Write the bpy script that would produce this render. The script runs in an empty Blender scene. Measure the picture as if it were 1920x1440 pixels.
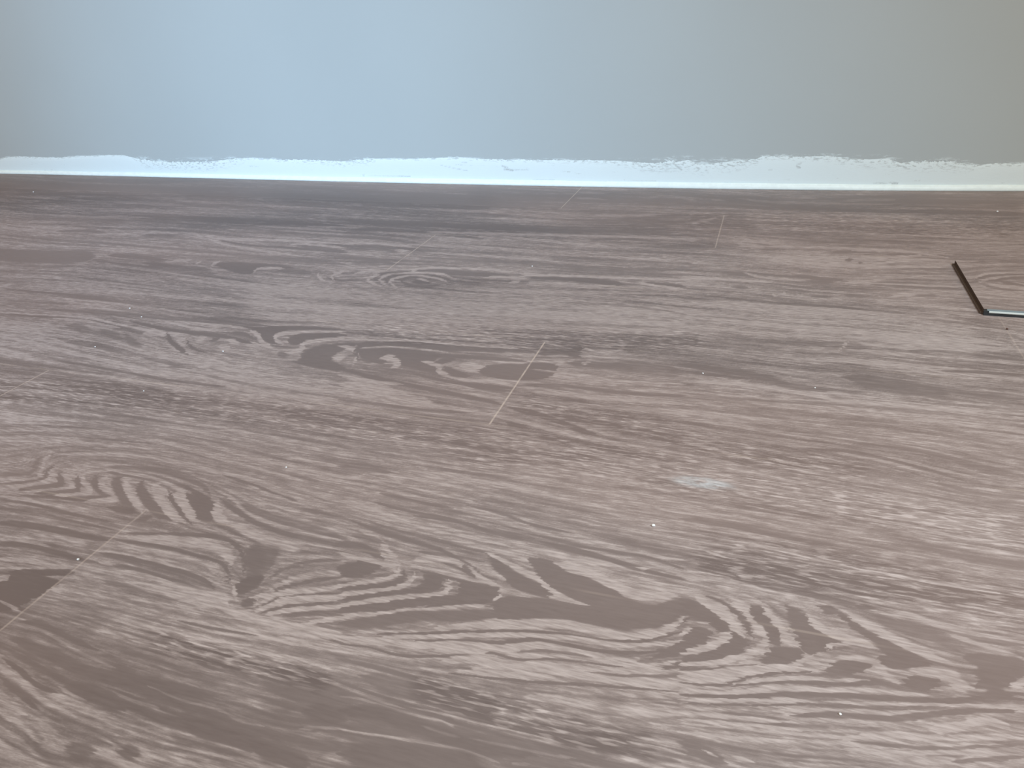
# Wood-look laminate floor running up to a pale grey-blue wall with a white filler band at its foot.
import bpy, math, random
import numpy as np
from mathutils import Vector, Matrix
scene = bpy.context.scene
random.seed(4); RNG = np.random.default_rng(11)

# ------------------------------------------------------------------ camera, world, light, exposure
W = 0.18                      # plank width in metres; camera was solved in plank widths
F_PX, PITCH, ROLL, YAW, CAM_H, SEAM0 = 1440.70, 0.471348, -0.0475545, -0.3304615, 1.83751*W, 6.978*W
FW = Vector((math.sin(YAW)*math.cos(PITCH), math.cos(YAW)*math.cos(PITCH), -math.sin(PITCH)))
R0 = Vector((math.cos(YAW), -math.sin(YAW), 0)); U0 = R0.cross(FW)
RT = R0*math.cos(ROLL)+U0*math.sin(ROLL); UP = -R0*math.sin(ROLL)+U0*math.cos(ROLL)
cd = bpy.data.cameras.new('camera'); cam = bpy.data.objects.new('camera', cd)
scene.collection.objects.link(cam); scene.camera = cam
cd.sensor_width = 36; cd.sensor_fit = 'HORIZONTAL'; cd.lens = F_PX*36/1920; cd.clip_start = 0.01
cam.matrix_world = Matrix(((RT.x, UP.x, -FW.x, 0), (RT.y, UP.y, -FW.y, 0), (RT.z, UP.z, -FW.z, CAM_H), (0, 0, 0, 1)))

vs = scene.view_settings
vs.view_transform = 'Standard'; vs.look = 'None'; vs.gamma = 1; vs.use_curve_mapping = False
vs.exposure = 0.0
wd = bpy.data.worlds.new('world'); scene.world = wd; wd.use_nodes = True
bg = wd.node_tree.nodes['Background']; bg.inputs[0].default_value = (1.0, 0.70, 0.40, 1); bg.inputs[1].default_value = 0.69

def area(name, loc, target, sx, sy, power, col, spread=180):
    l = bpy.data.lights.new(name, 'AREA'); l.shape = 'RECTANGLE'; l.size = sx; l.size_y = sy
    l.energy = power; l.color = col; l.spread = math.radians(spread)
    o = bpy.data.objects.new(name, l); scene.collection.objects.link(o); o.location = loc
    o.rotation_euler = (Vector(target)-Vector(loc)).to_track_quat('-Z', 'Y').to_euler()
    return o
#LIGHTS
# cool daylight from the window behind the viewer (left), a lamp over the floor at the right
area('window_daylight', (-1.5, -2.0, 1.5), (-0.90, 1.40, 0.15), 0.9, 1.2, 9.2, (0.41, 0.68, 1.0), 42)
area('room_lamp', (0.95, -0.25, 1.5), (0.32, 0.35, 0.0), 0.45, 0.45, 7.6, (0.72, 0.90, 1.02), 80)

# ------------------------------------------------------------------ helpers
def ray(px, py, z=0.0):
    """photo pixel -> point on the horizontal plane at height z (numpy)"""
    px = np.asarray(px, float); py = np.asarray(py, float)
    d = [FW[i]*F_PX + (px-960)*RT[i] - (py-720)*UP[i] for i in range(3)]
    t = (CAM_H-z)/-d[2]
    return d[0]*t, d[1]*t
def chart(X, Y, Z=0.0):
    """floor metres -> perspective chart of the floor: cells shrink with nearness, so detail is dense where one stands"""
    p = [X, Y, Z-CAM_H]
    a = sum(p[i]*RT[i] for i in range(3)); b = sum(p[i]*UP[i] for i in range(3)); c = sum(p[i]*FW[i] for i in range(3))
    return 960+F_PX*a/c, 720-F_PX*b/c
def mesh_np(name, V, Fq, mat, attrs=None, smooth=False, parent=None):
    V = np.asarray(V, np.float32); Fq = np.asarray(Fq, np.int32)
    me = bpy.data.meshes.new(name); me.vertices.add(len(V)); me.vertices.foreach_set('co', V.ravel())
    me.loops.add(Fq.size); me.loops.foreach_set('vertex_index', Fq.ravel())
    me.polygons.add(len(Fq)); me.polygons.foreach_set('loop_start', np.arange(0, Fq.size, Fq.shape[1], dtype=np.int32))
    me.update(calc_edges=True)
    if smooth: me.polygons.foreach_set('use_smooth', np.ones(len(Fq), bool))
    for k, v in (attrs or {}).items():
        at = me.attributes.new(k, 'FLOAT', 'POINT'); at.data.foreach_set('value', np.asarray(v, np.float32).ravel())
    me.materials.append(mat)
    o = bpy.data.objects.new(name, me); scene.collection.objects.link(o)
    if parent: o.parent = parent
    return o
def grid_faces(nr, nc):
    i = np.arange(nr*nc).reshape(nr, nc)
    return np.stack([i[:-1, :-1], i[:-1, 1:], i[1:, 1:], i[1:, :-1]], -1).reshape(-1, 4)
class NT:
    def __init__(s, name):
        s.m = bpy.data.materials.new(name); s.m.use_nodes = True; s.t = s.m.node_tree; s.b = s.t.nodes['Principled BSDF']
    def n(s, ty, **k):
        x = s.t.nodes.new(ty)
        for a, b in k.items(): setattr(x, a, b)
        return x
    def l(s, a, b): s.t.links.new(a, b)
    def val(s, x, sock):
        if isinstance(x, (int, float)): sock.default_value = x
        else: s.l(x, sock)
    def math(s, op, a, b=0.0, c=None, clamp=False):
        x = s.n('ShaderNodeMath', operation=op, use_clamp=clamp); s.val(a, x.inputs[0]); s.val(b, x.inputs[1])
        if c is not None: s.val(c, x.inputs[2])
        return x.outputs[0]
    def attr(s, name): return s.n('ShaderNodeAttribute', attribute_name=name).outputs['Fac']
    def noise(s, vec, sc, detail=2, rough=0.5, loc=(0, 0, 0)):
        m = s.n('ShaderNodeMapping'); m.inputs['Scale'].default_value = sc; m.inputs['Location'].default_value = loc; s.l(vec, m.inputs[0])
        x = s.n('ShaderNodeTexNoise'); x.inputs['Scale'].default_value = 1; x.inputs['Detail'].default_value = detail
        x.inputs['Roughness'].default_value = rough; s.l(m.outputs[0], x.inputs['Vector']); return x.outputs['Fac']
    def remap(s, v, a, b, c=0.0, d=1.0, smooth=True):
        x = s.n('ShaderNodeMapRange', interpolation_type='SMOOTHSTEP' if smooth else 'LINEAR')
        s.val(v, x.inputs[0])
        for i, q in enumerate((a, b, c, d)): s.val(q, x.inputs[1+i])
        return x.outputs[0]
    def mix(s, f, a, b):
        x = s.n('ShaderNodeMix', data_type='RGBA'); s.val(f, x.inputs['Factor'])
        for q, k in ((a, 6), (b, 7)):
            if isinstance(q, tuple): x.inputs[k].default_value = (*q, 1)
            else: s.l(q, x.inputs[k])
        return x.outputs[2]

# ------------------------------------------------------------------ grain of the laminate print
# each stroke: tone (x10), half width, strength (x10), then X,Y floor points in mm
STROKES = [
(-6.00,4.00,6,-571.5,365.1,-546.8,372.9,-546.6,379.6,-553.6,388.8,-556.9,396.5),
(5.00,4.00,7,-564.6,359.0,-535.7,367.8,-536.1,376.9,-549.1,392.7,-549.8,402.5),
(-8.00,3.00,8,-559.1,354.4,-530.6,366.5,-528.4,374.8,-533.2,383.0,-535.5,390.6),
(5.00,3.33,8,-553.9,349.8,-532.4,359.7,-522.7,371.1,-529.5,381.2,-528.8,389.5),
(-8.00,6.00,8,-533.8,352.6,-512.2,362.8,-505.0,367.1,-516.4,376.5,-520.7,383.4),
(6.00,4.33,8,-525.4,353.2,-500.6,361.9,-492.1,364.9,-496.0,368.8,-509.6,377.0,-514.8,384.9),
(-9.00,5.00,8,-515.9,352.7,-489.6,361.5,-486.4,366.3,-498.6,375.8,-504.3,383.5),
(7.00,5.33,8,-499.4,353.9,-478.5,360.9,-474.9,364.3,-479.0,369.4,-493.5,377.1,-499.6,386.0),
(-9.00,7.33,8,-489.6,352.8,-459.7,359.2,-457.2,364.7,-468.6,369.6,-481.5,377.6,-488.4,387.5),
(7.00,6.67,8,-469.3,353.2,-450.6,360.4,-448.0,363.9,-457.5,368.7,-470.1,372.9,-476.1,380.2,-476.2,387.9),
(-8.00,10.00,8,-445.8,351.6,-428.0,353.9,-439.4,363.7,-455.6,374.1,-465.7,384.1,-465.2,389.4),
(8.00,5.67,9,-412.7,352.2,-422.5,358.7,-436.3,366.9,-448.6,375.9,-456.4,383.9,-456.2,389.1),
(-9.00,10.00,9,-386.4,350.2,-403.1,356.9,-420.7,366.1,-433.3,374.8,-441.8,382.6,-445.8,389.1),
(9.00,8.67,9,-374.7,351.0,-388.9,356.1,-405.4,365.4,-419.2,376.0,-428.3,384.7,-429.2,390.8),
(-10.00,3.67,9,-368.8,350.4,-386.7,361.1,-404.1,372.7,-416.7,383.9),
(9.00,9.33,9,-364.4,353.7,-375.2,359.6,-389.4,369.5,-402.9,380.2,-413.8,389.6),
(-10.00,12.67,9,-360.9,361.1,-369.9,369.9,-384.6,377.7,-397.6,383.9),
(8.00,9.33,9,-369.6,381.5,-356.4,364.4,-342.7,359.3),
(6.00,10.00,8,-342.7,359.3,-322.6,354.0,-304.4,348.6,-289.5,347.5,-270.6,348.6),
(-7.00,6.00,7,-483.1,391.5,-457.1,394.0,-432.5,393.7,-412.5,390.0,-392.2,385.3),
(6.00,3.33,7,-478.3,394.0,-441.4,394.1,-414.4,388.2,-389.8,382.3),
(-7.00,5.33,7,-489.2,398.0,-449.7,403.8,-421.9,401.6,-394.4,394.5,-376.9,384.4),
(5.00,4.00,7,-549.8,402.5,-504.0,413.8,-463.3,419.6,-426.2,417.7,-397.7,414.2,-346.4,411.6),
(-8.00,3.00,8,-387.3,411.5,-358.7,406.0,-329.9,398.7,-307.6,395.0),
(5.00,2.00,7,-361.5,405.3,-338.0,399.0,-313.5,394.7),
(5.00,3.33,8,-381.6,392.8,-360.6,386.1,-340.4,375.2,-317.3,368.0,-285.4,363.7,-249.8,361.7),
(-7.00,5.33,8,-370.0,383.8,-344.2,372.0,-323.7,364.2,-296.6,358.7,-273.3,357.7,-247.0,356.6),
(-5.00,7.33,7,-351.1,381.6,-321.0,373.6,-288.7,369.1,-251.6,365.0),
(-8.00,18.33,8,-307.1,341.9,-298.3,327.1,-290.9,318.2),
(-5.00,20.00,6,-297.5,342.5,-291.3,328.9),
(-15.00,12.67,10,-291.4,302.4,-289.4,306.3,-287.9,311.9),
(-13.00,7.33,9,-282.0,290.0,-280.7,293.6),
(-8.00,4.00,8,-406.6,330.0,-383.2,335.1,-357.4,340.8,-336.9,343.1,-319.2,336.8,-306.0,325.1,-298.0,312.7),
(8.00,9.33,8,-402.9,325.9,-378.9,330.1,-352.2,334.1,-336.2,334.3,-319.4,327.1,-309.2,316.9),
(-9.00,3.33,8,-409.9,321.6,-388.3,323.2,-366.4,324.0,-343.1,322.4,-323.0,320.6,-311.6,314.5,-301.8,303.0),
(6.00,4.00,8,-390.2,318.6,-360.8,319.1,-342.0,317.4,-325.5,314.4,-311.8,307.3),
(-9.00,4.33,9,-410.2,307.1,-382.6,308.2,-359.6,307.2,-336.5,305.1,-318.8,301.9,-307.7,296.3),
(6.00,3.67,8,-403.0,299.4,-390.6,299.0),
(4.00,3.33,7,-386.1,310.5,-362.2,310.2,-346.0,308.0),
(-7.00,4.00,8,-391.9,300.5,-367.6,299.6,-344.6,297.7,-324.5,295.2,-309.0,292.6),
(6.00,4.00,8,-380.1,297.2,-349.7,295.4,-333.6,292.8),
(8.00,16.67,7,-351.9,289.6,-323.5,288.7,-303.6,289.1,-292.0,294.3),
(-4.00,4.00,7,-389.1,284.9,-354.0,283.9,-324.7,281.8),
(9.00,4.67,8,-299.5,295.2,-291.4,285.9),
(8.00,4.67,8,-300.6,305.0,-287.0,290.9),
(-6.00,3.33,7,-281.1,313.7,-275.6,325.8,-262.1,336.7,-240.3,344.6),
(5.00,4.67,7,-275.7,301.6,-267.9,313.8,-260.4,322.7,-234.4,333.6),
(-7.00,3.00,8,-272.2,304.2,-261.4,313.8,-247.3,322.7,-231.8,329.0),
(6.00,4.00,8,-275.7,290.2,-266.8,303.9,-253.2,310.9,-227.3,320.7),
(-7.00,3.33,8,-272.4,291.0,-260.6,302.3,-245.5,308.8,-224.4,315.4),
(7.00,4.67,8,-273.9,288.2,-253.4,301.0,-221.7,310.4),
(-9.00,6.00,8,-514.4,315.5,-480.2,319.4,-447.4,319.4,-413.2,320.1),
(-9.00,5.33,8,-491.8,295.7,-468.3,300.7,-443.0,299.4,-414.1,298.4),
(6.00,3.00,7,-496.4,299.8,-471.7,303.8,-447.0,303.3),
(4.00,6.00,7,-474.8,311.2,-440.1,312.1,-422.1,309.8),
(-9.00,20.00,9,-443.5,259.9,-439.3,269.7,-431.3,273.6,-421.9,276.1),
(-9.00,3.33,9,-452.3,277.4,-432.5,281.9,-415.7,287.7),
(7.00,4.67,9,-478.1,283.9,-446.6,287.9,-431.4,288.2,-415.5,289.0),
(7.00,6.67,9,-456.3,265.1,-451.7,272.7),
(-8.00,2.67,7,-541.1,338.7,-502.8,340.5,-466.4,338.3,-426.3,337.7),
(6.00,2.67,7,-545.4,342.5,-506.7,344.2,-470.9,342.9),
(-6.00,2.67,7,-530.4,329.4,-495.1,333.2,-459.3,331.3,-419.9,330.8),
(7.00,4.00,8,-441.5,252.3,-425.9,249.6,-415.1,247.7),
(-10.00,4.67,9,-412.3,343.5,-403.9,352.2),
(-8.00,4.00,8,-257.0,383.6,-227.0,376.8,-202.5,373.3,-182.7,369.8,-161.7,361.4,-146.4,353.1),
(6.00,4.67,8,-247.1,375.7,-230.4,369.9,-216.2,360.0,-203.0,348.7),
(-8.00,6.67,8,-255.2,358.4,-235.5,358.8,-214.4,351.1),
(-9.00,14.00,9,-242.0,334.7,-232.1,337.3,-224.1,339.5,-219.3,345.2),
(8.00,4.00,9,-250.2,349.5,-232.6,348.2,-212.7,347.5,-203.3,349.5),
(8.00,4.00,9,-204.1,348.4,-201.5,340.2,-211.1,331.5,-234.0,320.5),
(-8.00,5.33,9,-232.6,317.9,-208.6,326.6,-199.3,333.0,-196.1,338.1,-199.2,346.1),
(8.00,4.67,9,-230.1,313.5,-206.6,322.6,-193.5,331.1,-189.3,338.2,-191.7,346.3),
(-10.00,4.67,9,-227.4,308.7,-205.2,319.7,-185.2,329.1,-175.0,333.5),
(-10.00,13.33,9,-178.3,341.1,-175.2,336.8),
(8.00,5.33,9,-224.9,304.2,-192.8,319.3,-166.7,330.8,-165.4,339.5,-169.0,345.3),
(-10.00,4.00,9,-223.3,301.4,-191.3,316.1,-165.2,327.2,-145.6,333.4),
(-11.00,16.67,9,-151.2,339.9,-143.6,338.6,-138.3,340.1),
(-9.00,2.67,9,-186.9,346.7,-163.2,346.0,-134.1,344.8),
(6.00,3.33,8,-182.0,349.8,-156.6,347.8,-137.4,347.8),
(8.00,5.33,8,-169.1,361.3,-157.6,357.1,-145.3,349.9,-132.1,345.9),
(-8.00,7.33,8,-178.9,360.5,-162.7,357.5,-151.4,350.0),
(7.00,6.00,8,-198.8,353.4,-186.5,360.3,-169.1,361.3,-159.9,356.5),
(-10.00,10.67,9,-148.8,372.1,-137.9,363.2,-123.5,355.7,-110.4,350.9,-99.6,348.8),
(9.00,4.67,9,-152.1,375.9,-140.3,370.7,-126.5,365.4,-113.1,360.2,-101.5,351.6,-90.2,347.3,-81.0,345.9),
(-9.00,15.00,9,-118.3,378.3,-103.5,368.0,-85.3,364.3,-69.7,360.1,-57.2,352.3),
(9.00,8.67,9,-107.3,377.6,-93.4,374.2,-81.5,372.9,-63.0,365.2,-45.9,361.7,-25.2,367.2),
(-8.00,4.00,8,-117.0,395.6,-97.8,392.1,-73.4,389.3,-49.6,384.9,-21.9,381.8),
(7.00,4.67,8,-123.6,388.1,-110.7,385.9,-95.9,384.3,-78.2,384.4,-60.7,383.7,-44.3,387.2),
(-7.00,4.00,8,-110.5,394.4,-104.3,394.2,-83.2,391.3,-61.2,386.2,-49.3,383.2),
(6.00,3.00,8,-106.9,404.1,-82.1,402.8,-57.8,399.8,-23.9,400.7),
(-7.00,3.00,7,-131.4,401.7,-99.3,398.3,-74.9,397.2,-51.6,397.8,-23.0,391.4),
(-8.00,3.00,8,-217.4,400.3,-185.2,402.2,-152.7,396.2,-129.2,394.4),
(-7.00,3.00,8,-254.2,408.6,-219.1,404.2,-186.0,404.1),
(6.00,2.67,8,-258.6,403.0,-240.5,398.7,-218.5,393.6),
(5.00,2.67,8,-202.4,417.4,-182.4,415.8,-155.5,416.2),
(-7.00,2.67,7,-184.7,421.9,-156.1,418.2,-127.6,410.8,-102.0,409.4),
(-7.00,3.00,8,-255.5,420.0,-222.0,416.9,-190.6,415.9),
(6.00,2.33,8,-236.1,432.1,-201.5,429.0,-172.1,425.1),
(6.00,2.67,8,-182.5,388.4,-163.8,387.3,-139.1,386.0),
(-6.00,3.00,7,-198.6,364.6,-171.1,366.2,-151.0,366.0),
(-5.00,4.67,7,-252.5,370.2,-238.5,369.8,-221.8,366.2),
(5.00,3.33,7,-154.0,374.5,-131.7,382.2,-121.6,381.2),
(6.00,2.33,8,-172.4,454.2,-143.6,451.9),
(5.00,2.33,8,-227.6,456.7,-197.8,456.5),
(5.00,2.33,8,-207.3,481.5,-181.2,484.5),
(-6.00,4.00,7,-303.8,445.0,-253.9,447.5),
(7.00,4.00,8,-224.8,304.0,-208.0,313.2,-190.7,321.7),
(-9.00,5.33,9,-222.3,299.5,-194.6,310.5,-176.4,320.1,-160.5,327.3,-134.0,336.6),
(8.00,3.33,9,-219.6,294.7,-192.9,307.1,-170.0,316.3,-147.9,325.0,-134.6,329.5),
(-7.00,11.33,9,-217.1,290.3,-194.8,298.9,-175.6,307.9,-155.2,314.2,-135.1,321.2,-125.0,324.7),
(-9.00,20.00,9,-124.0,329.6,-105.7,334.5,-84.7,338.6,-68.5,338.5,-52.6,338.3,-38.6,342.1),
(-6.00,16.67,8,-75.8,347.3,-54.4,348.4,-33.6,350.9,-20.3,365.7),
(8.00,4.67,9,-132.6,333.5,-130.4,340.4),
(9.00,2.67,9,-103.4,346.2,-91.9,345.3,-75.3,345.0),
(8.00,8.67,9,-159.7,303.0,-126.3,315.3,-107.1,320.5,-87.0,326.0,-70.9,325.3,-60.2,323.9,-40.6,328.6,-27.0,339.4,-19.0,351.2),
(-10.00,2.67,10,-190.1,289.6,-160.2,298.8,-120.5,311.0,-90.1,317.6,-64.5,319.5,-40.1,325.5,-17.3,340.1),
(9.00,4.67,9,-188.8,286.9,-149.2,299.3,-109.7,311.1,-79.4,316.8,-49.2,319.5,-16.4,332.0),
(-10.00,3.67,10,-165.7,290.8,-142.9,297.5,-122.5,301.0,-103.6,308.8,-83.1,310.6,-62.8,311.4,-43.4,315.1,-15.8,326.7),
(9.00,6.67,9,-212.1,281.3,-188.0,285.4,-166.3,287.1,-146.9,293.6,-130.7,296.9,-116.3,298.5,-97.6,306.3,-77.2,307.5,-57.2,308.9),
(-9.00,2.33,9,-209.6,276.8,-190.5,279.1,-173.3,278.3,-157.9,280.8,-140.0,287.1,-122.0,293.5,-104.2,293.4,-85.2,299.0,-60.8,302.0,-46.4,303.8),
(-7.00,3.00,8,-107.6,297.8,-96.4,302.2,-81.6,304.9,-66.6,305.7),
(9.00,8.67,8,-152.8,286.7,-135.5,292.1,-120.6,295.5),
(8.00,8.67,8,-145.9,280.5,-127.1,287.0,-107.6,287.8,-83.8,293.7,-63.7,292.9,-35.6,297.0,-12.9,300.5),
(-9.00,2.33,9,-139.0,274.0,-109.4,277.7,-80.9,282.9,-53.1,288.4,-16.6,295.0),
(8.00,6.00,8,-130.2,278.3,-110.6,281.2,-81.9,286.6),
(-8.00,2.67,8,-66.1,294.8,-45.3,298.0,-13.6,306.8),
(8.00,2.67,8,-62.4,304.9,-44.8,305.8,-15.2,321.1),
(-8.00,6.00,7,-42.4,309.1,-28.5,314.2,-15.2,321.1),
(-7.00,4.67,7,-203.8,266.7,-178.7,266.9,-156.4,265.3,-135.1,264.4,-104.6,263.3),
(-8.00,16.67,5,-185.7,259.1,-153.2,258.1,-122.2,257.2,-102.8,258.0),
(-8.00,2.67,8,-195.7,252.4,-170.1,249.8,-148.9,248.6,-122.7,245.7),
(7.00,2.33,8,-194.2,249.7,-177.5,247.7,-157.9,246.1,-138.5,248.0,-113.9,248.1,-90.2,248.2,-72.0,249.1),
(-8.00,3.33,8,-158.4,247.1,-127.5,245.4,-98.4,244.8,-70.7,244.3,-48.4,243.5),
(8.00,2.67,8,-190.7,243.1,-178.3,245.1,-164.3,244.3,-146.5,243.5,-131.9,244.2,-121.1,241.7),
(-9.00,15.00,9,-186.1,234.8,-164.9,239.4,-143.8,237.5,-123.5,235.6,-104.3,234.7,-78.0,238.1),
(8.00,3.33,9,-180.5,224.9,-163.4,226.5,-149.4,228.3,-132.6,229.8,-117.9,230.9,-107.5,230.7,-93.3,229.2),
(8.00,3.00,8,-139.4,238.7,-128.2,237.5,-116.7,237.5),
(7.00,3.00,8,-113.2,238.5,-96.5,239.0,-78.5,240.0,-60.9,240.9),
(-10.00,25.00,9,-173.3,212.1,-145.0,219.0,-118.3,222.6,-100.7,224.6),
(7.00,3.00,8,-89.0,230.0,-78.3,233.0),
(7.00,2.67,8,-89.1,263.6,-77.8,263.9,-66.5,263.7),
(8.00,2.67,7,-38.1,257.7,-20.8,258.4,-8.4,258.2),
(8.00,2.33,7,-69.9,241.4,-59.3,241.4),
(-6.00,10.00,6,-72.0,249.1,-45.7,251.4,-11.6,253.0),
(7.00,10.00,5,-96.6,269.1,-68.8,273.3,-41.2,275.3,-14.9,280.4),
(-10.00,8.00,9,-25.0,360.3,-12.8,359.6,-4.2,354.4,1.4,347.1,12.6,341.0),
(-10.00,8.67,9,13.5,340.6,10.1,333.5,1.0,326.3,-19.9,316.8),
(9.00,8.00,9,-0.2,341.7,4.7,341.7,-4.2,330.9,-20.2,320.2),
(-9.00,8.00,9,-20.7,326.6,-13.4,335.3,-7.3,343.3),
(8.00,6.00,9,-21.6,334.6,-15.2,342.6),
(-10.00,2.00,9,-22.9,343.4,-15.0,350.7,-6.0,351.7),
(8.00,1.67,9,-13.7,347.4,-3.8,349.4),
(9.00,8.00,9,-17.4,369.8,-4.9,363.3,2.7,357.7,8.1,350.4,14.4,342.2),
(-10.00,4.00,9,-10.2,371.4,4.2,365.7,11.7,357.2,16.5,349.8,20.2,343.1),
(9.00,6.67,9,3.8,371.8,12.4,364.9,18.8,354.8,24.8,347.8,25.9,342.6,21.4,335.9,16.9,330.0,1.4,320.9,-19.4,312.5),
(-10.00,8.67,9,15.2,370.2,22.4,364.6,27.6,354.3,32.6,344.4),
(9.00,6.67,9,22.2,372.1,28.4,363.2,33.4,355.9,36.3,349.6,40.1,342.4),
(-10.00,14.67,9,30.8,334.5,38.2,336.5),
(-9.00,10.00,9,41.9,340.2,34.5,330.3,24.5,326.2),
(-10.00,2.67,9,25.4,325.2,1.7,316.7,-19.0,309.1),
(9.00,6.00,9,51.2,340.1,45.6,334.6,40.0,328.0,29.1,324.3,1.9,314.6,-18.4,305.0),
(-8.00,16.67,9,36.6,376.3,44.1,363.1,49.6,353.2,54.1,346.2),
(-10.00,7.33,9,46.9,362.4,55.4,356.2,64.6,354.6),
(9.00,7.33,9,47.1,369.8,53.7,362.8,61.0,357.7,72.1,356.6,84.6,353.3),
(-7.00,13.33,8,47.6,348.5,53.1,344.6),
(-10.00,8.00,9,67.6,375.3,76.6,367.6,85.4,361.6,98.1,354.3,109.6,348.7),
(-9.00,8.67,8,65.7,376.3,55.6,379.5),
(9.00,8.67,9,69.6,377.4,77.9,372.3,85.9,367.3,94.6,362.8,107.2,356.8,119.6,352.5),
(-5.00,10.00,7,83.3,381.1,95.8,374.3,113.5,370.7,130.2,364.5),
(-7.00,4.67,8,74.0,385.3,87.5,386.0),
(7.00,6.67,7,92.2,385.0,106.2,384.3,124.0,380.5,141.4,378.3,162.7,378.1),
(-6.00,4.67,7,96.4,380.2,123.3,376.1,140.9,375.4,162.4,376.8),
(6.00,4.67,8,121.4,375.6,135.7,371.3,148.0,368.1,159.6,365.0),
(-9.00,11.33,9,63.6,334.5,70.8,336.5,77.1,338.2),
(-7.00,7.33,8,54.4,328.2,65.3,332.4),
(9.00,4.00,9,57.7,343.2,59.7,348.5,71.1,354.3,80.1,353.4),
(-7.00,2.33,8,61.4,345.6,66.2,348.9,71.7,349.7),
(8.00,6.00,9,62.1,341.2,74.8,343.4,81.8,342.1,84.8,336.6,89.7,333.0,92.8,330.2),
(7.00,7.33,8,45.6,337.3,54.6,333.3),
(-9.00,8.67,9,84.9,346.8,92.7,345.1,104.2,347.0),
(-9.00,11.33,9,97.4,333.9,103.4,334.4,110.7,338.9),
(8.00,11.33,8,97.5,341.3,109.7,343.5,118.1,343.3,122.1,337.2,128.8,337.9),
(-8.00,18.33,9,130.2,345.5,137.7,350.0,147.5,357.7,159.1,362.5),
(9.00,8.67,9,145.4,343.7,156.1,349.8),
(-8.00,7.33,8,131.1,332.7,138.6,338.3,145.5,336.7),
(-10.00,2.67,9,-18.0,301.0,-6.4,302.7,7.0,306.4,15.8,313.1,29.2,319.9,50.8,327.2),
(8.00,5.33,8,-10.3,305.2,6.8,310.6,11.2,312.5),
(8.00,4.00,8,11.5,307.6,29.3,316.2,47.1,321.8,64.8,324.9,78.2,329.8),
(-9.00,2.67,9,7.1,305.2,29.3,313.8,47.1,318.7,64.7,322.4,82.3,327.3),
(9.00,4.33,9,-17.4,296.2,7.4,301.1,29.4,310.4,47.0,314.5,64.5,318.8,81.9,323.0,107.3,326.6),
(-10.00,4.67,10,-17.0,292.8,12.0,299.6,38.2,308.5,64.3,315.0,90.0,320.3,115.4,325.8,132.8,333.2,153.2,336.9),
(8.00,3.33,9,-16.6,289.7,7.7,296.1,38.2,304.6,51.2,306.9),
(8.00,3.00,9,55.5,308.7,72.6,312.3,89.6,316.5,114.9,323.0,152.3,332.9),
(-9.00,2.00,9,-16.4,287.5,20.9,296.5,46.8,304.5,72.4,309.4,97.6,314.8),
(-9.00,6.00,9,38.2,294.8,55.2,300.1,72.0,303.5,88.6,307.3,105.6,314.3,122.7,321.3,147.6,328.3),
(-8.00,2.67,8,-0.4,285.6,21.2,290.0,38.2,292.0),
(8.00,3.33,8,-15.6,281.5,4.0,285.7,21.3,287.3,38.2,290.9),
(8.00,2.67,8,29.6,295.2,46.8,301.1,63.8,305.3),
(8.00,8.67,8,105.1,310.8,106.8,305.9,117.0,310.9,129.9,317.8,141.0,315.6),
(8.00,3.00,8,-15.1,277.2,12.9,282.7,29.8,285.3,46.5,287.9),
(-6.00,2.67,7,-3.8,275.8,21.6,279.8,46.4,283.6,62.8,287.2),
(7.00,4.67,7,67.0,290.5,87.6,297.4,103.6,299.8),
(-8.00,3.67,8,66.8,287.3,86.8,290.4,110.6,295.5,126.7,301.2,146.9,309.2),
(8.00,5.33,7,62.5,282.0,86.3,285.8,110.3,293.6,141.4,300.4),
(-8.00,4.67,8,109.4,287.9,125.2,293.4,144.9,300.6),
(8.00,3.33,8,-14.2,270.0,5.0,273.0,21.7,275.6,38.2,279.2),
(-7.00,13.33,7,-13.4,264.7,-0.9,262.0,10.2,258.2),
(8.00,3.00,7,-0.1,263.2,5.9,260.9),
(8.00,3.00,7,11.5,263.5,22.2,262.6),
(-7.00,13.33,6,-404.4,229.1,-365.1,224.2,-335.3,220.2,-300.1,222.2,-255.3,224.8),
(-7.00,15.00,7,-342.1,208.0,-317.9,208.5,-295.7,203.9),
(5.20,5.33,8,-393.6,210.9,-375.2,206.6,-358.7,202.1,-341.9,197.0,-322.9,195.1),
(-9.00,5.33,8,-393.8,214.9,-373.4,209.7,-354.8,204.5,-340.1,203.6),
(5.20,4.00,8,-344.0,207.5,-332.8,205.0,-321.8,203.8),
(-8.00,5.33,8,-386.1,204.5,-357.4,196.3,-339.8,191.5),
(5.20,8.33,7,-373.9,193.9,-355.0,188.5,-345.4,187.6),
(5.20,3.00,9,-297.3,221.8,-273.3,218.5,-256.2,218.5,-244.7,218.2,-232.2,216.0,-216.0,216.0),
(4.55,4.00,8,-311.1,212.9,-297.1,210.7,-284.2,210.7,-274.5,208.7),
(3.90,3.00,8,-414.5,236.9,-394.6,239.3,-372.2,235.0,-351.9,230.6,-322.4,226.5),
(-7.00,5.33,8,-410.6,241.0,-390.4,241.9,-366.0,238.1,-342.7,234.5),
(5.00,2.67,8,-355.8,248.3,-341.9,247.7,-334.5,246.8),
(3.90,2.67,8,-334.5,246.8,-307.7,245.5,-282.0,244.3),
(4.55,2.33,8,-310.6,249.0,-285.5,248.8,-260.4,247.6,-236.3,246.4,-213.0,245.2,-185.2,243.4),
(-7.00,2.33,8,-305.7,246.1,-283.3,246.0,-258.4,244.8,-234.5,243.7,-211.3,242.5,-183.5,240.2),
(4.55,2.33,8,-303.2,255.3,-277.2,253.9,-252.5,253.1,-228.7,252.4,-188.7,249.7),
(-7.00,2.33,8,-294.3,252.0,-269.6,251.8,-244.9,250.5,-216.3,250.6,-187.5,247.4),
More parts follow.
